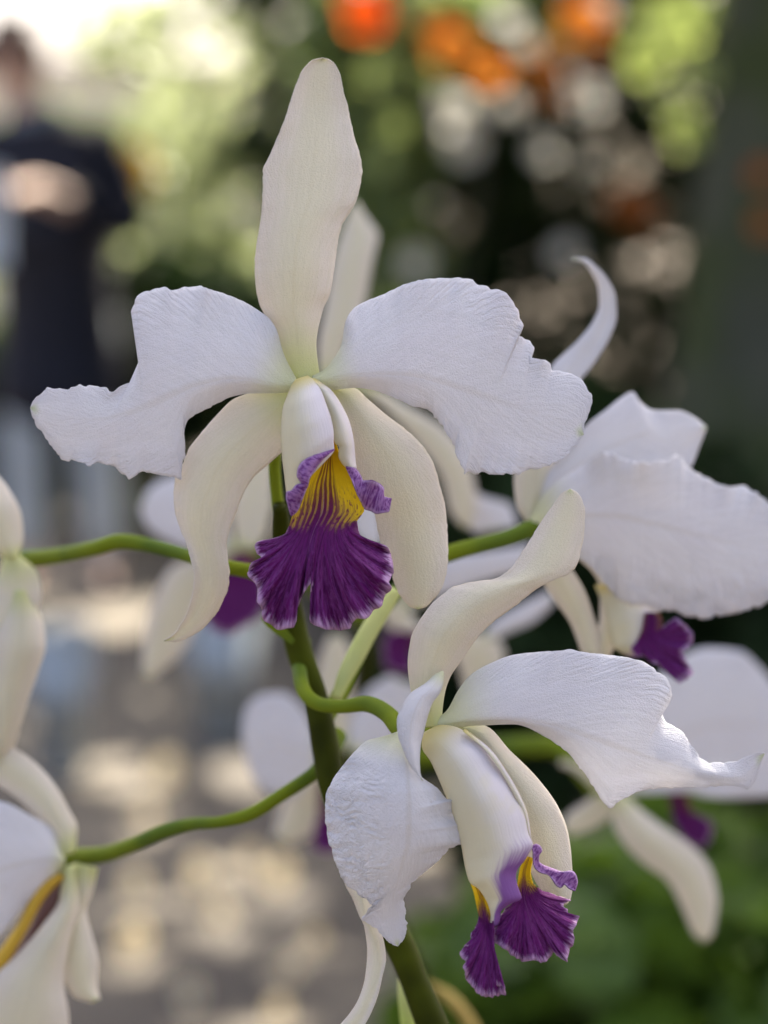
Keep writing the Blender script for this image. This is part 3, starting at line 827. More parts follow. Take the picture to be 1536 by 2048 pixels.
def person():
    Z = 6.7
    ox, oy = bx(120, Z), Z
    def w(x, y, z): return (ox + x, oy + y, z)
    root = empty('person', (ox, oy, 0.004))
    tag(root, 'person in a navy jacket over pale jeans standing on the path at the left', 'person')
    J = dict(pel=w(0, 0, .92), wai=w(-.01, 0, 1.08), che=w(-.04, 0, 1.28), nek=w(-.08, -.01, 1.46), hd0=w(-.10, -.02, 1.54), hd1=w(-.12, -.04, 1.62), hd2=w(-.12, -.03, 1.70),
             sl=w(-.22, 0, 1.39), el=w(-.30, -.08, 1.13), hl=w(-.21, -.30, 1.20),
             sr=w(.14, 0, 1.38), er=w(.24, -.08, 1.12), hr=w(.0, -.30, 1.235),
             pl=w(-.10, 0, .86), kl=w(-.11, -.02, .48), al=w(-.12, .02, .09), tl=w(-.12, -.15, .04),
             pr=w(.10, 0, .86), kr=w(.11, -.03, .48), ar=w(.13, .02, .09), tr=w(.14, -.15, .04))
    names = list(J)
    ix = {n: i for i, n in enumerate(names)}
    ed = [('pel', 'wai'), ('wai', 'che'), ('che', 'nek'), ('nek', 'hd0'), ('hd0', 'hd1'), ('hd1', 'hd2'), ('che', 'sl'), ('sl', 'el'), ('el', 'hl'), ('che', 'sr'), ('sr', 'er'), ('er', 'hr'),
          ('pel', 'pl'), ('pl', 'kl'), ('kl', 'al'), ('al', 'tl'), ('pel', 'pr'), ('pr', 'kr'), ('kr', 'ar'), ('ar', 'tr')]
    rad = dict(pel=.12, wai=.11, che=.13, nek=.055, hd0=.065, hd1=.088, hd2=.075, sl=.055, el=.042, hl=.03, sr=.055, er=.042, hr=.03, pl=.08, kl=.055, al=.038, tl=.035, pr=.08, kr=.055, ar=.038, tr=.035)
    vs = [J[n] for n in names]; es = [(ix[a], ix[b]) for a, b in ed]; rr = [rad[n] for n in names]
    # fingers
    for h, sgn in (('hl', 1), ('hr', -1)):
        c = np.array(J[h])
        base = len(vs); vs.append(tuple(c + (0.03 * sgn, -.06, 0.0))); rr.append((.034, .018)); es.append((ix[h], base))
        for q in range(4):
            f0 = c + np.array([(0.03 * sgn) + (q - 1.5) * .017, -.10, 0.004]); f1 = f0 + np.array([0.008*sgn, -.035 - .006 * (1.5 - abs(q - 1.5)), -.012]); f2 = f1 + np.array([.004*sgn, -.02, -.018])
            n0 = len(vs)
            vs += [tuple(f0), tuple(f1), tuple(f2)]; rr += [.009, .0085, .007]; es += [(base, n0), (n0, n0+1), (n0+1, n0+2)]
        n0 = len(vs)
        vs += [tuple(c + (0.03*sgn + .04*sgn, -.05, .012)), tuple(c + (0.03*sgn + .05*sgn, -.085, .014))]; rr += [.011, .009]; es += [(base, n0), (n0, n0+1)]
    body = skin('body', vs, es, rr, M_SKIN, root)
    # face: nose, eyes, mouth, ears on the head
    hc = np.array(J['hd1'])
    skin('nose', [hc + (0, -.085, .02), hc + (0, -.105, -.005), hc + (0, -.098, -.02)], [(0, 1), (1, 2)], [.010, .014, .012], M_SKIN, root)
    for s_ in (-1, 1):
        skin('eye', [hc + (s_*.032, -.083, .022), hc + (s_*.032, -.088, .022)], [(0, 1)], [.010, .008], M_SHOE, root, 1)
        skin('ear', [hc + (s_*.086, 0, .01), hc + (s_*.092, .005, .03), hc + (s_*.088, 0, -.02)], [(0, 1), (0, 2)], [.012, .012, .01], M_SKIN, root, 1)
    skin('mouth', [hc + (-.022, -.086, -.045), hc + (0, -.092, -.046), hc + (.022, -.086, -.045)], [(0, 1), (1, 2)], [.006, .008, .006], mat_plain('lips', (.4, .16, .14), (.36, .14, .12)), root, 1)
    skin('hair', [hc + (0, .02, .075), hc + (0, .055, .03), hc + (0, .055, -.05), hc + (-.06, .03, -.06), hc + (.06, .03, -.06), hc + (-.07, 0, .04), hc + (.07, 0, .04), hc + (0, -.05, .085), hc + (-.055, -.055, .05), hc + (.055, -.055, .05), hc + (-.075, -.03, -.03), hc + (.075, -.03, -.03)],
         [(0, 1), (1, 2), (2, 3), (2, 4), (0, 5), (0, 6), (0, 7), (7, 8), (7, 9), (5, 10), (6, 11)], [.075, .08, .06, .04, .04, .04, .04, .05, .045, .045, .042, .042], M_HAIR, root)
    skin('jacket', [w(0, 0, .50), w(0, 0, .92), w(-.01, 0, 1.08), w(-.04, 0, 1.28), w(-.06, 0, 1.40), w(-.23, 0, 1.39), w(-.31, -.08, 1.13), w(-.225, -.24, 1.19), w(.15, 0, 1.38), w(.25, -.08, 1.12), w(.045, -.24, 1.22)],
         [(0, 1), (1, 2), (2, 3), (3, 4), (3, 5), (5, 6), (6, 7), (3, 8), (8, 9), (9, 10)], [(.24, .19), (.21, .17), (.19, .15), (.19, .15), .11, .085, .07, .052, .085, .07, .052], M_NAVY, root, root=1)
    skin('scarf', [w(-.16, .02, 1.44), w(-.07, -.06, 1.45), w(.03, .02, 1.43), w(-.06, .07, 1.46)], [(0, 1), (1, 2), (2, 3), (3, 0)], [.065, .06, .065, .06], M_GREYCLOTH, root)
    for s_, a, b_, c in ((-1, 'pl', 'kl', 'al'), (1, 'pr', 'kr', 'ar')):
        skin('jeans_leg', [np.array(J['pel']) + (s_*.05, 0, 0), J[a], J[b_], np.array(J[c]) + (0, 0, .03)], [(0, 1), (1, 2), (2, 3)], [.10, .10, .078, .065], M_JEANS, root)
        skin('shoe', [np.array(J[c]) + (0, .03, -.03), np.array(J[c]) + (0, -.08, -.04), np.array(J[c]) + (s_*.01, -.17, -.048)], [(0, 1), (1, 2)], [.052, .046, .036], M_SHOE, root)
    return w
w_ = person()
GAPS.append((np.array(w_(-.0, -.38, 1.23)), .09, .08))
folder = empty('folder', w_(-.165, -.40, 1.02))
tag(folder, 'pale blue folder held up by the person in the navy jacket at the left edge', 'folder')
fx, fy, fz = w_(-.165, -.40, 1.02)
for dz_, nm in ((0, 'cover'), (.012, 'cover')):
    V, F = box_geo(fx - .075, fx + .075, fy + dz_, fy + dz_ + .003, fz, fz + .27)
    ob = mesh_obj(nm, V, F, M_PAPER, folder, smooth=False)
V, F = box_geo(fx - .07, fx + .07, fy + .0035, fy + .0115, fz + .005, fz + .265)
mesh_obj('paper', V, F, M_GLINTPAPER, folder, smooth=False)

# ================================================================== the orchids
spray = empty('orchid_plant', at(870, 2120, 0.64))
tag(spray, 'front orchid spray with the large sharp white blooms and purple and yellow lips', 'orchid')
rear = empty('orchid_plant', at(720, 2120, 0.86))
tag(rear, 'blurred orchid spray right behind the sharp white blooms', 'orchid')

def flower(plant, label, px, py, D):
    f = empty('flower', at(px, py, D), plant)
    f['label'] = label
    return f

# ---- stems of the front spray
DS = 0.655
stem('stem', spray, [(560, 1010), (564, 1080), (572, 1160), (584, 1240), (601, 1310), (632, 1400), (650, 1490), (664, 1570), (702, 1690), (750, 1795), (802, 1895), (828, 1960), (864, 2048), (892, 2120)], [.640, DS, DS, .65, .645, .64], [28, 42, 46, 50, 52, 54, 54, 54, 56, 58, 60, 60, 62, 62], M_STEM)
stem('pedicel', spray, [(563, 1060), (553, 990), (549, 920), (560, 850), (585, 790), (600, 765)], [.645, .64, .61], [30, 24, 22, 24, 30], M_PEDICEL)
stem('pedicel', spray, [(575, 1165), (500, 1143), (440, 1131), (370, 1110), (300, 1091), (240, 1083), (190, 1096), (110, 1112), (20, 1122)], [.655, .65,   .67, .685, .735], [44, 28, 27, 30, 30, 34, 38], M_PEDICEL)
stem('pedicel', spray, [(672, 1470), (656, 1508), (628, 1546), (560, 1592), (500, 1628), (440, 1644), (385, 1648), (325, 1664), (270, 1688), (210, 1708), (135, 1716)], [.674, .657, .66, .68, .725], [46, 32, 27, 26, 25, 27, 30, 34, 36], M_PEDICEL)
stem('pedicel', spray, [(600, 1285), (599, 1340), (609, 1384), (638, 1408), (685, 1413), (735, 1408), (775, 1428), (805, 1462), (850, 1470)], [.672, .645, .637, .63, .622, .612, .604], [44, 30, 27, 29, 30, 33, 40, 40], M_PEDICEL)
stem('pedicel', spray, [(640, 1470), (655, 1430), (678, 1392), (706, 1330), (740, 1262), (785, 1195), (836, 1136), (900, 1107), (960, 1090), (1015, 1076), (1075, 1052)], [.655, .67, .672, .680], [30, 34, 36, 30, 30, 32, 34, 36], M_PEDICEL)
stem('sunlit_pedicel', spray, [(672, 1398), (690, 1352), (712, 1310), (738, 1262), (764, 1222), (792, 1180)], [.652, .66], [20, 30, 40, 38, 32, 26], M_SUNLITSTEM)  # length of pedicel drawn again in pale green, as if sunlit
# a small bract below the lip and a pale strip for the sunlit part of the stem
petal('bract_and_lit_strip', spray, [(520, 1235), (530, 1250), (552, 1268), (585, 1290)], [(520, 1235), (545, 1240), (570, 1256), (590, 1280)], .645, [0, .2], mat=M_PEDICEL, nv=10, nu=6)
petal('bract_and_lit_strip', spray, [(806, 1900), (796, 1970), (802, 2048), (815, 2110)], [(815, 1900), (826, 1970), (838, 2048), (836, 2110)], .668, [0, -.2, 0], .3, .3, mat=M_SUNLITSTEM, nv=14, nu=8)  # sunlit strip beside the stem, painted as a pale blade
petal('bract_and_lit_strip', spray, [(850, 1960), (880, 1990), (915, 2030), (950, 2090)], [(850, 1960), (905, 1985), (945, 2030), (975, 2090)], .86, [0, -.3, 0], .2, .2, mat=stem_material('ochre_bract', (.55, .42, .12), (.45, .33, .10)), nv=14, nu=8)

# ---- main flower
D1 = 0.600
f1 = flower(spray, 'topmost white bloom facing the camera, its purple lip fully spread', 600, 765, D1)
petal('sepal', f1,
      [(572, 760), (552, 660), (530, 630), (517, 600), (510, 545), (511, 500), (520, 450), (525, 380), (526, 340), (542, 305), (565, 250), (582, 200), (597, 155), (612, 131), (628, 119), (645, 116)],
      [(640, 760), (632, 690), (645, 620), (660, 585), (666, 550), (673, 500), (684, 450), (708, 412), (721, 370), (724, 340), (718, 305), (707, 270), (697, 220), (687, 180), (682, 155), (672, 130), (656, 118), (645, 116)],
      D1, [.35, .1, -.1, .1, .5, .9, 1.0], [.25, .5, .55, .3, -.1, -.2, -.1], [.25, .45, .5, .5, .2, .1, -.1], mat=M_SEPAL, nv=120, nu=24, ruffle=.07, freq=4, seed=2, jag=.55)
petal('petal', f1,   # left
      [(592, 758), (566, 705), (552, 657), (538, 637), (510, 617), (487, 604), (444, 587), (415, 578), (389, 574, .40), (350, 577), (315, 577), (279, 590), (267, 604, .545), (263, 624), (281, 636), (286, 648), (288, 657), (290, 680), (293, 699, .66), (288, 710), (279, 720), (275, 738), (272, 758), (254, 766), (238, 773), (224, 784, .76), (209, 775), (195, 770), (178, 770), (157, 772), (138, 778), (118, 774), (91, 776), (78, 790), (66, 804), (61, 815)],
      [(592, 782), (550, 786), (504, 786), (466, 792), (432, 807), (394, 826, .34), (380, 836), (370, 852), (365, 872, .41), (370, 898), (368, 915), (365, 930), (362, 960, .50), (348, 955), (334, 953), (315, 950), (296, 946), (279, 947), (268, 955), (259, 960, .62), (252, 953), (244, 948), (228, 936), (212, 927), (195, 925), (182, 930, .75), (170, 926), (157, 922), (140, 922), (127, 920), (114, 908, .87), (91, 877), (78, 858), (72, 847), (65, 830), (61, 815)],
      D1, [.1, -.15, -.2, .05, .35, .5, .6], [.1, .3, .55, .5, .3, .15, 0], [.1, .5, .6, .35, .3, .3, 0],
      M=[(590, 768), (550, 768), (505, 760), (465, 757), (402, 768), (338, 792), (275, 820), (190, 838), (106, 830), (61, 815)], mat=M_PETAL, nv=230, nu=44, jag=1.7, ruffle=.13, freq=7, seed=3,
      crinkle=lambda V, Q: 0.16 * np.clip(V * 1.5 - .2, 0, 1) * np.clip((Q - .3) * 4, 0, 1))
petal('petal', f1,   # right
      [(625, 752), (645, 742), (663, 724), (683, 690), (691, 644), (706, 618), (731, 603), (769, 587), (812, 568), (858, 558), (900, 556), (928, 556), (955, 566), (968, 570), (979, 577, .545), (982, 580), (994, 578), (1010, 589), (1027, 606), (1036, 623), (1046, 641), (1048, 652), (1036, 652, .66), (1038, 660), (1041, 671), (1057, 679), (1068, 694), (1060, 711, .76), (1087, 717), (1099, 731), (1106, 741, .835), (1129, 741), (1154, 753), (1171, 774), (1183, 796), (1178, 822), (1169, 847), (1167, 870)],
      [(625, 775), (663, 779), (714, 775), (744, 779), (782, 792), (824, 811), (862, 822), (879, 843), (896, 872), (913, 906, .57), (922, 927), (929, 950), (940, 946), (951, 953, .66), (966, 947), (981, 949), (1000, 949), (1019, 946), (1038, 946), (1057, 942), (1075, 938), (1095, 932), (1129, 915), (1154, 889), (1167, 870)],
      D1, [.1, -.2, -.2, .1, .35, .5, .6], [.1, .35, .55, .45, .3, .25, 0], [.1, .45, .5, .3, .2, .1, 0],
      M=[(625, 762), (650, 757), (700, 750), (760, 748), (812, 750), (896, 769), (968, 792), (1065, 824), (1129, 845), (1167, 870)], mat=M_PETAL, nv=230, nu=44, jag=1.7, ruffle=.13, freq=8, seed=4,
      crinkle=lambda V, Q: 0.12 * np.clip(-V * 1.5 - .4, 0, 1) * np.clip((Q - .5) * 4, 0, 1))
petal('sepal', f1,   # lower left
      [(585, 775), (540, 778), (505, 785), (470, 797), (432, 832), (398, 872), (377, 900), (364, 932), (350, 960), (348, 999), (352, 1031), (361, 1058), (375, 1095), (383, 1123), (388, 1147), (387, 1172), (382, 1199), (373, 1227), (358, 1252), (345, 1270), (336, 1276), (328, 1280)],
      [(592, 800), (585, 860), (575, 895), (563, 905), (537, 928), (507, 955), (487, 987), (473, 1024), (460, 1058), (454, 1086), (455, 1115), (459, 1142), (458, 1170), (450, 1192), (435, 1222), (418, 1244), (396, 1264), (369, 1278), (348, 1283), (328, 1282)],
      D1, [.5, .55, .45, .5, .7, .9, .8], [.1, .35, .4, .35, .1, -.35, -.05], [.1, .3, .35, .3, .35, .3, 0], mat=M_SEPAL, nv=120, nu=24, seed=5, ruffle=.06, freq=4, jag=.5)
petal('sepal', f1,   # lower right
      [(628, 775), (666, 790), (682, 830), (700, 883), (712, 935), (730, 985), (748, 1023), (757, 1066), (763, 1093), (782, 1142), (791, 1172), (807, 1200), (822, 1214), (836, 1218)],
      [(640, 768), (709, 777), (733, 797), (773, 831), (809, 858), (843, 889), (861, 916), (876, 959), (888, 1005), (895, 1066), (896, 1111), (893, 1145), (885, 1175), (864, 1202), (850, 1214), (836, 1218)],
      D1, [.5, .45, .4, .6, .9, 1.1, 1.2], [.1, .2, .2, .25, .3, .3, .1], [.1, .4, .45, .4, .4, .3, .1], mat=M_SEPAL, nv=120, nu=24, seed=6, ruffle=.06, freq=4, jag=.5)
# lip: throat and blade, two side lobes rolled over the column, mauve margins
fan('lip', f1,
    [(655, 872), (640, 912), (620, 944), (604, 968), (594, 1000), (584, 1032), (578, 1053)],
    [(668, 872), (679, 910), (694, 938), (709, 962), (721, 990), (729, 1018), (713, 1042)],
    [(573, 1066), (566, 1076), (550, 1080), (526, 1081), (511, 1092), (511, 1108), (521, 1121), (505, 1130), (496, 1148), (506, 1166), (513, 1184), (512, 1203), (521, 1218), (524, 1236), (541, 1245), (559, 1259), (574, 1258), (588, 1254), (591, 1245), (593, 1224), (602, 1197), (615, 1180), (624, 1163), (624, 1187), (621, 1218), (621, 1246), (633, 1254), (657, 1261), (681, 1260), (698, 1258), (704, 1245), (713, 1236), (736, 1236), (743, 1223), (761, 1206), (769, 1188), (780, 1175), (775, 1165), (785, 1151), (788, 1127), (780, 1105), (777, 1094), (764, 1086), (747, 1088), (733, 1087), (722, 1077), (716, 1063)],
    D1, [.3, -.2, -.7, -1.1], 0, [-.3, -.6, -1.3, -1.6, -1.5, -1.5, -1.4, -1.2, -.7, -.4], M_LIP, eA=.5, nb=40, nu=240, ruffle=.2, freq=9, bulge=.3)
petal('side_lobe', f1,   # right, behind
      [(606, 757), (640, 785), (654, 815), (662, 842), (667, 870), (670, 886), (679, 893), (677, 910), (684, 926), (694, 936)],
      [(630, 757), (662, 781), (684, 813), (700, 849), (707, 883), (710, 915), (713, 938)],
      D1, [-.3, -.9, -1.0, -.75], .1, .4, mat=M_TUBE, nv=36, nu=14, seed=8)
petal('side_lobe', f1,   # left, in front
      [(592, 759), (585, 768), (575, 791), (565, 822), (562, 868), (565, 913), (570, 959), (573, 985), (575, 1000)],
      [(615, 751), (626, 760), (641, 780), (653, 811), (662, 838), (667, 868), (667, 884), (668, 899), (660, 912)],
      D1, [-.25, -1.15, -1.45, -1.5, -1.2], [.1, .7, .85, .9, .6], [.05, .3, .35, .3, .2], mat=M_TUBE, nv=40, nu=20, seed=9, ruffle=.0,
      crinkle=lambda V, Q: 0.0 * Q)
petal('lip_frill', f1,
      [(668, 898), (650, 904), (630, 910), (612, 918), (602, 926), (595, 940), (594, 951), (602, 966), (592, 970), (582, 981), (573, 984), (572, 996), (575, 1008), (578, 1020), (582, 1032)],
      [(669, 900), (648, 917), (637, 930), (627, 945), (619, 958), (616, 970), (611, 982), (607, 994), (602, 1006), (595, 1022), (583, 1032)],
      D1, [-1.22, -1.6, -1.75, -1.6, -1.35], [0, .12, .3, .1, 0], [0, .15, .1, .15, 0], mat=M_FRILL, nv=50, nu=12, seed=10, ruffle=.07, freq=5, rpow=2)
petal('lip_frill', f1,
      [(692, 933), (709, 936), (721, 950), (727, 961), (742, 960), (759, 967), (768, 979), (766, 992), (775, 995), (783, 997)],
      [(692, 936), (703, 960), (712, 984), (723, 1006), (730, 1018), (742, 1022), (753, 1028), (766, 1026), (777, 1024), (783, 998)],
      D1, [-.75, -1.2, -1.3, -1.2, -1.0], [0, .3, -.1, .2, 0], [0, -.1, .25, 0, 0], mat=M_FRILL, nv=40, nu=12, seed=11, ruffle=.09, freq=4, rpow=2)

# ---- second sharp flower, lower right
D2 = 0.594
f2 = flower(spray, 'lower right white bloom turned to the side, one petal folded forward', 870, 1450, D2)
petal('sepal', f2,
      [(853, 1455), (835, 1410), (822, 1380), (816, 1326), (822, 1277), (844, 1234), (874, 1198), (911, 1173), (947, 1164), (984, 1160), (1020, 1138), (1051, 1094), (1081, 1045), (1106, 1009), (1126, 985), (1140, 978)],
      [(889, 1455), (884, 1430), (889, 1387), (899, 1356), (923, 1320), (953, 1277), (990, 1240), (1033, 1210), (1075, 1176), (1118, 1155), (1142, 1143), (1158, 1118), (1167, 1070), (1170, 1027), (1164, 1000), (1153, 984), (1140, 978)],
      D2, [.2, -.1, -.4, -.3, 0, .3, .5], [.2, .45, .5, .4, .2, .1, 0], [.2, .45, .55, .45, .3, .2, 0], mat=M_SEPAL, nv=120, nu=24, seed=12, ruffle=.06, freq=4, jag=.5)
petal('petal', f2,   # right
      [(872, 1440), (895, 1420), (917, 1380), (941, 1350), (978, 1328), (1027, 1310), (1088, 1303), (1136, 1300), (1197, 1308), (1246, 1314), (1289, 1326), (1325, 1347), (1343, 1380, .55), (1340, 1405), (1323, 1423), (1329, 1441), (1368, 1466), (1386, 1496), (1404, 1518), (1435, 1527), (1471, 1521), (1498, 1511), (1514, 1505), (1529, 1506)],
      [(880, 1460), (925, 1453), (966, 1450), (1027, 1448), (1075, 1463), (1118, 1490), (1155, 1527), (1179, 1563), (1197, 1588), (1222, 1615, .53), (1237, 1606), (1264, 1589), (1303, 1579), (1342, 1574), (1392, 1573), (1443, 1571), (1475, 1573), (1494, 1577, .93), (1514, 1552), (1529, 1508)],
      D2, [.2, .05, .1, .2, .4, .6, .5], [.1, .45, .5, .4, .5, .4, -.05], [.1, .5, .6, .45, .35, .2, 0],
      M=[(876, 1449), (930, 1440), (1000, 1437), (1088, 1446), (1160, 1468), (1230, 1492), (1320, 1522), (1400, 1545), (1480, 1555), (1529, 1507)], mat=M_PETAL, nv=200, nu=40, jag=1.4, seed=13, ruffle=.11, freq=7)
petal('sepal', f2,   # behind the lip
      [(900, 1450), (935, 1475), (975, 1530), (1010, 1610), (1045, 1700), (1075, 1770), (1100, 1800), (1128, 1812)],
      [(905, 1448), (966, 1451), (1020, 1502), (1075, 1557), (1118, 1618), (1136, 1667), (1143, 1722), (1145, 1770), (1140, 1800), (1128, 1812)],
      D2, [.5, .5, .5, .7, .9], .2, [.2, .5, .5, .4, .1], mat=M_SEPAL, nv=44, nu=18, seed=14)
petal('sepal', f2,   # lower left, seen edge on below the folded petal
      [(760, 1690), (715, 1730), (690, 1765), (705, 1795), (719, 1831), (729, 1852), (735, 1904), (731, 1953), (719, 1995), (702, 2024), (676, 2054), (655, 2075)],
      [(800, 1690), (770, 1730), (745, 1780), (756, 1850), (768, 1885), (772, 1920), (765, 1950), (757, 1985), (741, 2028), (722, 2060), (695, 2090), (655, 2078)],
      D2, [1.4, 1.3, .9, .7, .6, .7], [.0, .2, .3, .3, .2, .1], [.0, .3, .1, -.1, -.1, 0], M=[(790, 1690), (742, 1730), (722, 1780), (737, 1848), (752, 1885), (760, 1920), (756, 1950), (742, 1985), (722, 2028), (700, 2058), (675, 2082), (655, 2076)], mat=M_SEPAL, nv=50, nu=18, seed=15)
petal('petal', f2,   # left: broad blade
      [(800, 1462), (765, 1474), (736, 1481), (711, 1502), (686, 1531), (661, 1568), (651, 1597), (650, 1630), (657, 1668), (669, 1717), (690, 1767), (715, 1784), (736, 1800), (745, 1808, .70), (725, 1838, .79), (741, 1850), (756, 1862), (781, 1887), (796, 1892)],
      [(806, 1464), (812, 1500), (822, 1530), (841, 1553, .22), (874, 1577), (899, 1600), (914, 1599), (908, 1615), (914, 1636), (932, 1649), (934, 1679, .52), (900, 1697), (876, 1722), (847, 1746), (823, 1767), (810, 1796, .80), (812, 1837), (810, 1870), (796, 1892)],
      D2, [.1, -.75, -1.15, -1.2, -1.0, -.5, 0, .2], [.1, .7, 1.0, 1.0, .8, .4, .2, 0], [.05, .3, .6, .9, .7, .3, .2, 0],
      M=[(803, 1463), (814, 1530), (820, 1600), (818, 1670), (800, 1745), (786, 1805), (786, 1850), (796, 1892)], mat=M_PETAL, nv=260, nu=56, jag=1.2, ripple=.11, rfreq=25, seed=16, ruffle=.09, freq=7, power=1.6,
      crinkle=lambda V, Q: np.clip(-V * 2.0 - .25, 0, 1) * np.clip((Q - .12) * 5, 0, 1) * np.clip((.85 - Q) * 6, 0, 1))
petal('petal_flap', f2,   # its folded upper margin
      [(885, 1342), (872, 1348), (852, 1366), (818, 1390), (802, 1419), (794, 1440), (796, 1469), (806, 1498), (818, 1525), (832, 1546), (844, 1560)],
      [(887, 1344), (887, 1359), (881, 1382), (864, 1407), (854, 1436), (847, 1465), (841, 1490), (839, 1520), (840, 1545), (846, 1562)],
      D2, [-.5, -.9, -1.1, -1.15, -1.2, -1.15], [0, .3, .2, .1, 0], [0, .2, .4, .5, .2, 0], mat=M_PETAL, nv=40, nu=14, seed=17, ruffle=.02, freq=4)
# lip of the second flower
fan('lip', f2, [(1052, 1712), (1040, 1740), (1034, 1775), (1030, 1800)], [(1066, 1716), (1061, 1746), (1065, 1764), (1074, 1775)],
    [(1005, 1830), (988, 1858), (988, 1879), (1003, 1895), (1031, 1914), (1048, 1925), (1070, 1923), (1089, 1925), (1097, 1919), (1106, 1905), (1123, 1916), (1135, 1922), (1138, 1899), (1146, 1891), (1148, 1875), (1143, 1864), (1155, 1846), (1159, 1832), (1146, 1836), (1132, 1821), (1127, 1811), (1142, 1802), (1122, 1793), (1095, 1786)],
    D2, [.2, -.2, -.5], 0, [-.6, -.9, -.8, -.4, 0, .2], M_LIP, eA=.2, na=12, nb=30, nu=120, ruffle=.1, freq=7, bulge=.2, seed=3, neck_t=.4)
fan('lip', f2, [(941, 1764), (949, 1789), (956, 1826), (958, 1834)], [(967, 1776), (979, 1800), (984, 1826), (986, 1842)],
    [(955, 1850), (943, 1875), (943, 1887), (927, 1893), (921, 1907), (930, 1932), (931, 1957), (947, 1975), (964, 1993), (982, 1996), (1000, 1991), (1013, 1987), (1009, 1977), (998, 1969), (991, 1936), (986, 1897), (987, 1870)],
    D2, [-.3, -.6, -.8], 0, [-.8, -1.3, -1.3, -.9], M_LIP, eA=.2, na=12, nb=30, nu=110, ruffle=.1, freq=6, bulge=.2, seed=4, neck_t=.4)
petal('side_lobe', f2,
      [(925, 1462), (972, 1502), (1002, 1545), (1027, 1588), (1048, 1630), (1057, 1670)], [(930, 1458), (983, 1502), (1013, 1545), (1038, 1588), (1055, 1630), (1062, 1680)],
      D2, [-.7, -1.05, -.95, -.8], 0, .2, mat=M_TUBE, nv=20, nu=6, seed=18)
petal('side_lobe', f2,
      [(850, 1464), (845, 1474), (844, 1492), (862, 1523), (880, 1563), (905, 1625), (923, 1691), (932, 1740), (941, 1766), (955, 1775), (968, 1792), (978, 1812), (982, 1832), (981, 1846), (988, 1853)],
      [(872, 1452), (886, 1450), (911, 1454), (941, 1472), (972, 1502), (1002, 1545), (1027, 1588), (1048, 1630), (1057, 1670), (1066, 1690, .66), (1058, 1705), (1048, 1722), (1036, 1735), (1031, 1752), (1034, 1770), (1043, 1796, .86), (1023, 1806), (1012, 1813), (1001, 1823), (998, 1845), (988, 1853)],
      D2, [0, -1.0, -1.4, -1.4, -1.3, -1.0], [.2, .9, 1.0, .9, .5, .1], [.0, .3, .5, .5, .3, .1], mat=M_TUBE, nv=70, nu=30, seed=19, ruffle=.012, freq=5,
      crinkle=lambda V, Q: np.clip((Q - .5) * 2.8, 0, 1.15) * np.clip(V * 1.0 + .75, 0, 1.2))
petal('lip_frill', f2,
      [(1064, 1692), (1072, 1688), (1080, 1692), (1084, 1700), (1078, 1711), (1077, 1721), (1085, 1729), (1105, 1737), (1125, 1743), (1142, 1741), (1151, 1748), (1155, 1764), (1150, 1781)],
      [(1063, 1694), (1066, 1706), (1066, 1723), (1070, 1736), (1080, 1745), (1095, 1750), (1105, 1760), (1113, 1772), (1121, 1776), (1128, 1769), (1138, 1777), (1150, 1782)],
      D2, [-.8, -.8, -.7, -.6, -.5], .1, -.1, mat=M_FRILL, nv=50, nu=10, seed=20, ruffle=.06, freq=4, rpow=2)

# ---- third flower of the spray, right, a little out of focus
D3 = 0.678
f3 = flower(spray, 'white bloom at the right edge behind, its broad petal catching light', 1066, 1048, D3)
petal('petal', f3,
      [(1060, 1035), (1100, 977), (1163, 932), (1216, 903), (1252, 919), (1297, 924), (1332, 919), (1355, 905), (1377, 932), (1408, 955), (1440, 968), (1466, 972), (1498, 975), (1520, 990), (1545, 1015), (1585, 1055), (1600, 1095)],
      [(1068, 1060), (1110, 1085), (1163, 1120), (1189, 1142), (1221, 1182), (1252, 1205), (1297, 1214), (1341, 1220), (1386, 1229), (1422, 1236), (1475, 1225), (1540, 1205), (1580, 1175), (1600, 1100)],
      D3, [0, -.6, -.6, -.4, 0, .3], [.1, .4, -.4, .3, .2, 0], [.1, .5, .9, .8, .5, 0], M=[(1064, 1046), (1130, 1030), (1220, 1030), (1320, 1050), (1420, 1075), (1520, 1098), (1600, 1098)],
      mat=M_PETAL, nv=220, nu=40, jag=2.0, ripple=.12, rfreq=30, seed=21, ruffle=.14, freq=8, crinkle=lambda V, Q: 0.9 * np.clip(V * 2.4 - .8, 0, 1) * np.clip((Q - .12) * 6, 0, 1))
petal('petal', f3,
      [(1062, 1045), (1095, 950), (1140, 890), (1176, 847), (1216, 816), (1240, 797), (1265, 783), (1279, 803), (1310, 821), (1355, 821), (1385, 832), (1413, 854)],
      [(1070, 1055), (1120, 1000), (1200, 960), (1300, 950), (1360, 950), (1381, 935), (1399, 892), (1413, 856)],
      D3, [.2, .6, .9, 1.2], [.1, -.1, .3, .1], .2, mat=M_PETAL, nv=50, nu=22, seed=22, ruffle=.12, freq=4)
petal('sepal', f3,
      [(1058, 1050), (1052, 960), (1075, 830), (1104, 733), (1129, 707), (1159, 678), (1188, 640), (1199, 610), (1197, 576), (1184, 547), (1165, 524), (1144, 519)],
      [(1075, 1050), (1100, 950), (1130, 830), (1163, 758), (1178, 741), (1201, 707), (1222, 669), (1233, 631), (1231, 593), (1214, 555), (1192, 532), (1167, 516), (1144, 516)],
      D3, [.4, .8, 1.0, 1.2, 1.0, .6], .2, [.2, .3, -.2, .1], mat=M_PETAL, nv=50, nu=14, seed=23)
petal('sepal', f3, [(1062, 1045), (1040, 920), (1028, 955), (1032, 1005), (1056, 1050)], [(1075, 1045), (1112, 925), (1102, 962), (1092, 1012), (1070, 1054)], D3, [.3, .5, .3], .3, .2, mat=M_SEPAL, nv=20, nu=10)
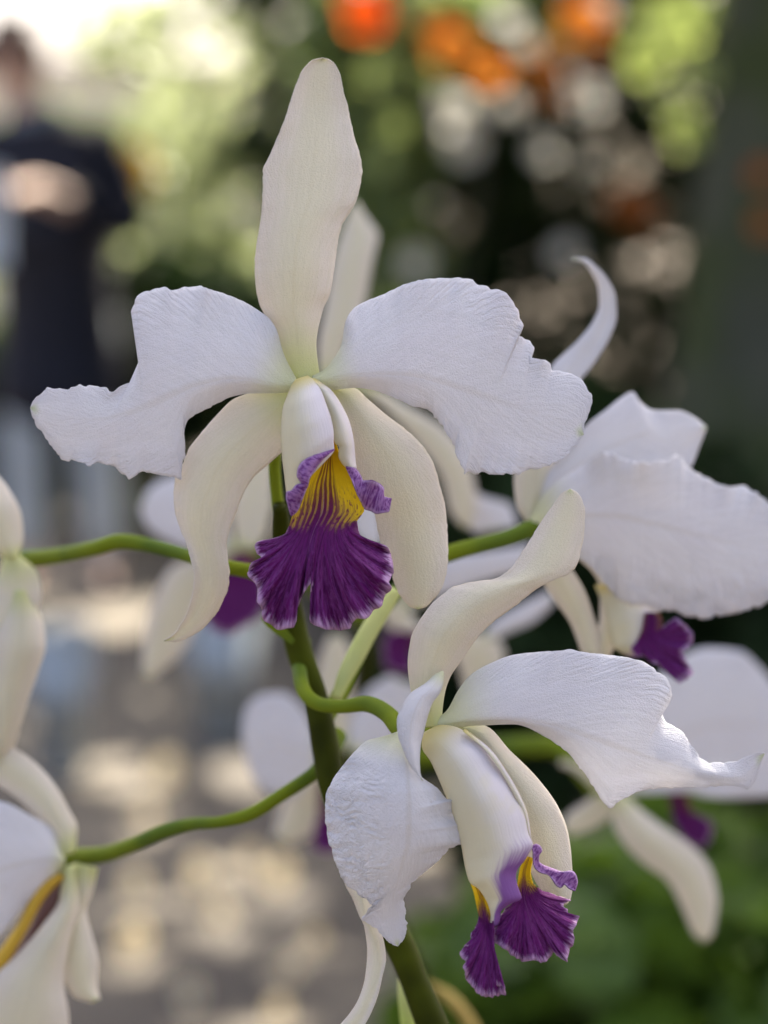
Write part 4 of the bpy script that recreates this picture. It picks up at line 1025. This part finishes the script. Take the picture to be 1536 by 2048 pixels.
petal('sepal', f3, [(1062, 1056), (1080, 1150), (1112, 1205), (1140, 1245), (1170, 1320), (1190, 1350)], [(1075, 1052), (1140, 1135), (1168, 1180), (1186, 1230), (1205, 1300), (1195, 1350)], D3, [.3, .5, .8, 1.0], .2, .3, mat=M_SEPAL, nv=30, nu=14, seed=24)
petal('sepal', f3, [(1075, 1056), (1200, 1180), (1200, 1230), (1190, 1290), (1195, 1340)], [(1085, 1052), (1270, 1180), (1262, 1215), (1235, 1280), (1205, 1340)], D3, [.5, .9, 1.1], .2, .2, mat=M_SEPAL, nv=30, nu=12, seed=25)
petal('side_lobe', f3, [(1190, 1170), (1215, 1235), (1225, 1290), (1262, 1315)], [(1240, 1170), (1312, 1205), (1318, 1250), (1290, 1312)], D3, [.6, .2, .2], .5, .5, mat=M_TUBE, nv=24, nu=14,
      crinkle=lambda V, Q: np.clip((Q - .75) * 3, 0, 1))
fan('lip', f3, [(1290, 1225), (1285, 1255), (1275, 1280)], [(1318, 1225), (1325, 1240), (1325, 1255)],
    [(1262, 1298), (1285, 1318), (1310, 1325), (1338, 1345), (1356, 1366), (1372, 1360), (1386, 1346), (1372, 1322), (1368, 1303), (1382, 1290), (1386, 1272), (1372, 1250), (1350, 1236)],
    D3, [.3, .2, .1], 0, [0, -.2, 0], M_LIP, eA=.1, na=6, nb=16, nu=50, ruffle=.12, freq=5, seed=6, neck_t=.05, v0=.42)

# ---- fourth flower, left edge, seen from behind
D4 = 0.700
f4 = flower(spray, 'cream bloom cut by the left edge beside the upper green stalk', 25, 1115, D4)
petal('sepal', f4, [(20, 1120), (-40, 1080), (-80, 1000), (-40, 920)], [(36, 1118), (46, 1075), (42, 1030), (24, 990), (-10, 945), (-40, 915)], D4, [0, -.2, .2], .2, .4, mat=M_SEPAL, nv=26, nu=14)
petal('sepal', f4, [(10, 1110), (-20, 1200), (-60, 1330), (-50, 1460), (0, 1560)], [(40, 1112), (75, 1145), (84, 1190), (72, 1236), (60, 1330), (40, 1450), (8, 1560)], D4, [.1, -.1, .2, .5], .3, .3, mat=M_SEPAL, nv=34, nu=16)
petal('sepal', f4, [(20, 1180), (-10, 1280), (-30, 1400), (-20, 1520)], [(60, 1180), (86, 1250), (91, 1288), (78, 1338), (55, 1405), (22, 1495), (-10, 1530)], D4, [-.1, -.5, -.3, .1], .4, .5, mat=M_SEPAL, nv=34, nu=16)
# ---- fifth flower, bottom left
D5 = 0.698
f5 = flower(spray, 'white bloom at the lower left edge with a yellow stripe in its throat', 140, 1712, D5)
petal('sepal', f5, [(120, 1715), (95, 1660), (50, 1610), (10, 1580), (-60, 1540)], [(150, 1705), (154, 1655), (138, 1620), (112, 1573), (73, 1528), (25, 1494), (-60, 1450)], D5, [.1, .2, .4, .8], .2, .3, mat=M_SEPAL, nv=34, nu=16)
petal('petal', f5, [(130, 1715), (110, 1665), (55, 1628), (0, 1603), (-80, 1600), (-120, 1700)], [(130, 1725), (120, 1745), (90, 1775), (50, 1815), (-10, 1880), (-80, 1900), (-120, 1780)], D5, [.0, -.4, -.6, -.2], .4, .4, mat=M_PETAL, nv=40, nu=20, ruffle=.05, freq=4)
petal('lip', f5, [(118, 1744), (88, 1762), (60, 1800), (38, 1845), (0, 1900), (-40, 1960)], [(130, 1756), (108, 1776), (84, 1806), (60, 1850), (30, 1902), (-20, 1985)], D5, [.0, -.2, -.2, 0], .2, .2, mat=mat_plain('ochre_throat', (.62, .40, .03), (.50, .30, .03), 60), nv=24, nu=8)
petal('lip_frill', f5, [(120, 1756), (88, 1800), (62, 1852), (32, 1902), (-20, 1970)], [(128, 1770), (112, 1820), (82, 1860), (50, 1912), (0, 1990)], D5, [.2, .3, .3], .2, .2, mat=mat_plain('shaded_brown_throat', (.10, .05, .05), (.16, .08, .07), 60), nv=20, nu=8)  # brown strip painted for the shaded hollow of the throat
petal('sepal', f5, [(118, 1735), (120, 1790), (84, 1853), (34, 1909), (-20, 1965), (-60, 2060), (-40, 2120)], [(158, 1725), (160, 1800), (140, 1880), (128, 1965), (138, 2040), (130, 2120), (60, 2150)], D5, [.1, -.5, -.6, -.3], .4, .5, mat=M_SEPAL, nv=40, nu=18)
petal('sepal', f5, [(148, 1725), (150, 1790), (128, 1850), (118, 1890), (124, 1945), (150, 1995), (185, 2006)], [(196, 1735), (186, 1780), (172, 1822), (184, 1870), (196, 1925), (194, 1970), (200, 1998)], D5, [.3, .3, .2, .3], .2, .3, mat=M_SEPAL, nv=36, nu=14)

# ---- the spray behind
DR = 0.80
RO = 0.15
def rflower(label, px, py, d): return flower(rear, label, px, py, d)
stem('stem', rear, [(890, 2130), (850, 2000), (800, 1880), (740, 1760), (700, 1660), (690, 1560), (712, 1440), (732, 1330), (720, 1220), (690, 1100)], [.86, DR + .03], [50, 48, 46, 42, 40, 34], M_STEM)
stem('pedicel', rear, [(733, 1520), (860, 1512), (960, 1500), (1060, 1492), (1130, 1500), (1205, 1590)], [.82, .78, .745], [40, 40, 46, 44, 40], M_PEDICEL)
stem('pedicel', rear, [(722, 1240), (650, 1190), (560, 1120), (480, 1100)], [.82, .80], [30, 28, 26], M_PEDICEL)
stem('pedicel', rear, [(705, 1160), (715, 1000), (700, 850), (680, 770)], [.82, .74], [30, 28, 26], M_PEDICEL)
stem('pedicel', rear, [(735, 1600), (690, 1570), (640, 1530), (600, 1500)], [.83, .80], [30, 28, 26], M_PEDICEL)
f6 = rflower('blurred white bloom with a purple lip behind the left drooping sepal', 460, 1100, .79)
petal('petal', f6, [(470, 1095), (420, 1000), (360, 950), (320, 962), (292, 985)], [(470, 1115), (430, 1110), (380, 1100), (330, 1080), (292, 1050), (280, 1015)], .79, [0, -.5, 0], .2, .2, mat=M_PETAL, nv=24, nu=12)
petal('petal', f6, [(470, 1100), (465, 1020), (480, 930), (520, 880)], [(500, 1100), (535, 1040), (548, 960), (545, 890)], .79, [0, .2, .5], .2, .2, mat=M_SEPAL, nv=24, nu=12)
petal('sepal', f6, [(455, 1105), (350, 1130), (310, 1190), (288, 1270), (284, 1350)], [(470, 1115), (420, 1180), (400, 1240), (360, 1310), (300, 1360)], .79, [0, .3, .5], .2, .2, mat=M_SEPAL, nv=24, nu=12)
fan('lip', f6, [(470, 1105), (455, 1120), (445, 1140)], [(500, 1105), (510, 1120), (515, 1140)], [(425, 1170), (405, 1210), (415, 1250), (450, 1272), (480, 1262), (510, 1240), (530, 1190)], .775, [0, -.3, -.5], 0, [-.5, -.6, -.5], M_LIP, eA=.1, na=6, nb=14, nu=40, neck_t=.04, v0=.42)
petal('sepal', f6, [(480, 1100), (495, 1060), (505, 1030), (530, 990)], [(510, 1100), (535, 1065), (540, 1040), (550, 1000)], .772, [0, .1], .1, .1, mat=M_SEPAL, nv=14, nu=8)
f8 = rflower('blurred white bloom hidden behind the topmost flower, its narrow sepal showing beside it', 690, 770, .74)
petal('sepal', f8, [(640, 780), (634, 700), (648, 620), (662, 540), (682, 470), (700, 420), (708, 402)], [(668, 780), (692, 690), (727, 620), (737, 570), (747, 515), (757, 472), (737, 440), (712, 402)], .735, [.2, 0, .1, .4], .2, .2, mat=M_SEPAL, nv=34, nu=14)
petal('sepal', f8, [(690, 770), (745, 800), (800, 850), (850, 905), (885, 960), (900, 1020), (925, 1055)], [(710, 760), (770, 785), (825, 818), (880, 850), (918, 890), (945, 950), (955, 1010), (940, 1055)], .735, [.2, 0, .1, .4], .2, .2, mat=M_SEPAL, nv=34, nu=14)
petal('petal', f8, [(880, 930), (905, 990), (920, 1040), (950, 1066)], [(900, 925), (960, 990), (1020, 1010), (1036, 1055)], .75, [0, .1], .2, .2, mat=M_PETAL, nv=20, nu=10)
petal('petal', f8, [(690, 790), (690, 950), (705, 1060), (740, 1098)], [(700, 790), (740, 960), (762, 1040), (765, 1095)], .75, [0, .1], .2, .2, mat=M_PETAL, nv=20, nu=10)
petal('petal', f8, [(800, 1150), (880, 1112), (960, 1104), (1062, 1088)], [(800, 1230), (890, 1190), (965, 1165), (1055, 1140)], .75, [.1, 0, .2], .2, .2, mat=M_PETAL, nv=20, nu=10)
petal('petal', f8, [(960, 1280), (985, 1245), (1035, 1215), (1100, 1182)], [(975, 1285), (1020, 1265), (1065, 1245), (1110, 1205)], .75, [.1, 0, .2], .2, .2, mat=M_PETAL, nv=20, nu=10)
f7 = rflower('blurred bloom at the right edge, broad shaded petal and long drooping sepal', 1215, 1585, .735)
petal('petal', f7, [(1210, 1575), (1255, 1450), (1320, 1350), (1373, 1308), (1412, 1296), (1482, 1302), (1513, 1328), (1540, 1360), (1575, 1420), (1595, 1480)], [(1225, 1590), (1300, 1588), (1373, 1585), (1411, 1595), (1450, 1598), (1536, 1594), (1575, 1560), (1595, 1485)], .725, [0, .2, .4, .5], [.1, .2, .2], [.1, .2, .1], mat=M_PETAL, nv=40, nu=20, ruffle=.08, freq=4)
petal('sepal', f7, [(1208, 1580), (1217, 1615), (1229, 1655), (1256, 1698), (1295, 1733), (1330, 1757), (1349, 1784), (1369, 1827), (1388, 1868), (1404, 1883)], [(1235, 1575), (1260, 1598), (1287, 1624), (1326, 1653), (1373, 1685), (1408, 1717), (1428, 1760), (1435, 1803), (1430, 1846), (1420, 1876), (1406, 1884)], .715, [.1, -.1, 0, .3], .3, .3, mat=M_SEPAL, nv=40, nu=16)
fan('lip', f7, [(1335, 1585), (1340, 1610), (1345, 1630)], [(1372, 1585), (1380, 1610), (1388, 1625)], [(1350, 1655), (1372, 1680), (1398, 1695), (1415, 1690), (1424, 1660), (1410, 1635)], .735, [0, .1], 0, [0, 0], M_LIP, eA=.1, na=5, nb=10, nu=24, neck_t=.04, v0=.42)
petal('petal', f7, [(1200, 1585), (1160, 1610), (1130, 1635), (1125, 1655)], [(1215, 1595), (1222, 1625), (1190, 1655), (1140, 1672)], .74, [0, .1], .1, .1, mat=M_SEPAL, nv=16, nu=8)
petal('petal', f7, [(1190, 1580), (1160, 1550), (1135, 1535), (1118, 1530)], [(1205, 1580), (1180, 1545), (1160, 1530), (1122, 1520)], .74, [0, .1], .1, .1, mat=M_SEPAL, nv=16, nu=8)
f9 = rflower('blurred pale pink bloom low behind the main green stem', 640, 1500, .80)
petal('petal', f9, [(640, 1490), (600, 1410), (560, 1385), (520, 1390), (490, 1425), (484, 1470)], [(650, 1510), (620, 1560), (580, 1595), (530, 1585), (498, 1540), (484, 1475)], .79, [0, -.2, .2], .2, .3, mat=M_PETAL, nv=24, nu=14)
petal('sepal', f9, [(640, 1490), (628, 1400), (640, 1320), (660, 1270)], [(690, 1490), (705, 1400), (705, 1330), (690, 1275)], .80, [0, .2], .2, .2, mat=M_SEPAL, nv=20, nu=10)
petal('sepal', f9, [(690, 1500), (700, 1440), (735, 1380), (780, 1350)], [(720, 1510), (780, 1490), (830, 1420), (838, 1372)], .80, [0, .2], .2, .2, mat=M_PETAL, nv=20, nu=10)
petal('sepal', f9, [(650, 1520), (600, 1560), (560, 1620), (545, 1670)], [(670, 1530), (660, 1600), (640, 1660), (580, 1690)], .81, [0, .2], .2, .2, mat=M_SEPAL, nv=20, nu=10)
fan('lip', f9, [(640, 1560), (636, 1600), (636, 1640)], [(655, 1560), (660, 1600), (664, 1640)], [(626, 1660), (625, 1690), (650, 1708), (680, 1695), (684, 1660)], .80, [0, .1], 0, [0, 0], M_LIP, eA=.1, na=5, nb=10, nu=24, neck_t=.04, v0=.42)
f10 = rflower('blurred cream bloom with a purple lip between the two sharp flowers', 850, 1270, .80)
petal('sepal', f10, [(860, 1270), (820, 1230), (780, 1195), (755, 1190)], [(850, 1290), (800, 1270), (770, 1245), (755, 1195)], .80, [0, .2], .2, .2, mat=M_SEPAL, nv=16, nu=10)
fan('lip', f10, [(850, 1262), (830, 1262), (815, 1265)], [(850, 1290), (830, 1295), (820, 1298)], [(785, 1258), (765, 1285), (768, 1330), (795, 1348), (825, 1335)], .79, [0, .1], 0, [0, 0], M_LIP, eA=.1, na=5, nb=10, nu=24, neck_t=.04, v0=.42)
petal('petal', f10, [(880, 1290), (905, 1310), (925, 1360), (930, 1385)], [(890, 1275), (945, 1265), (1000, 1285), (1010, 1320), (985, 1355), (940, 1388)], .80, [0, -.1, .1], .2, .2, mat=M_SEPAL, nv=20, nu=12)

RO = 0.0
for g in [(1390, 680, D3, .014, .04)]:
    gap_px(*g)
shade_tree()
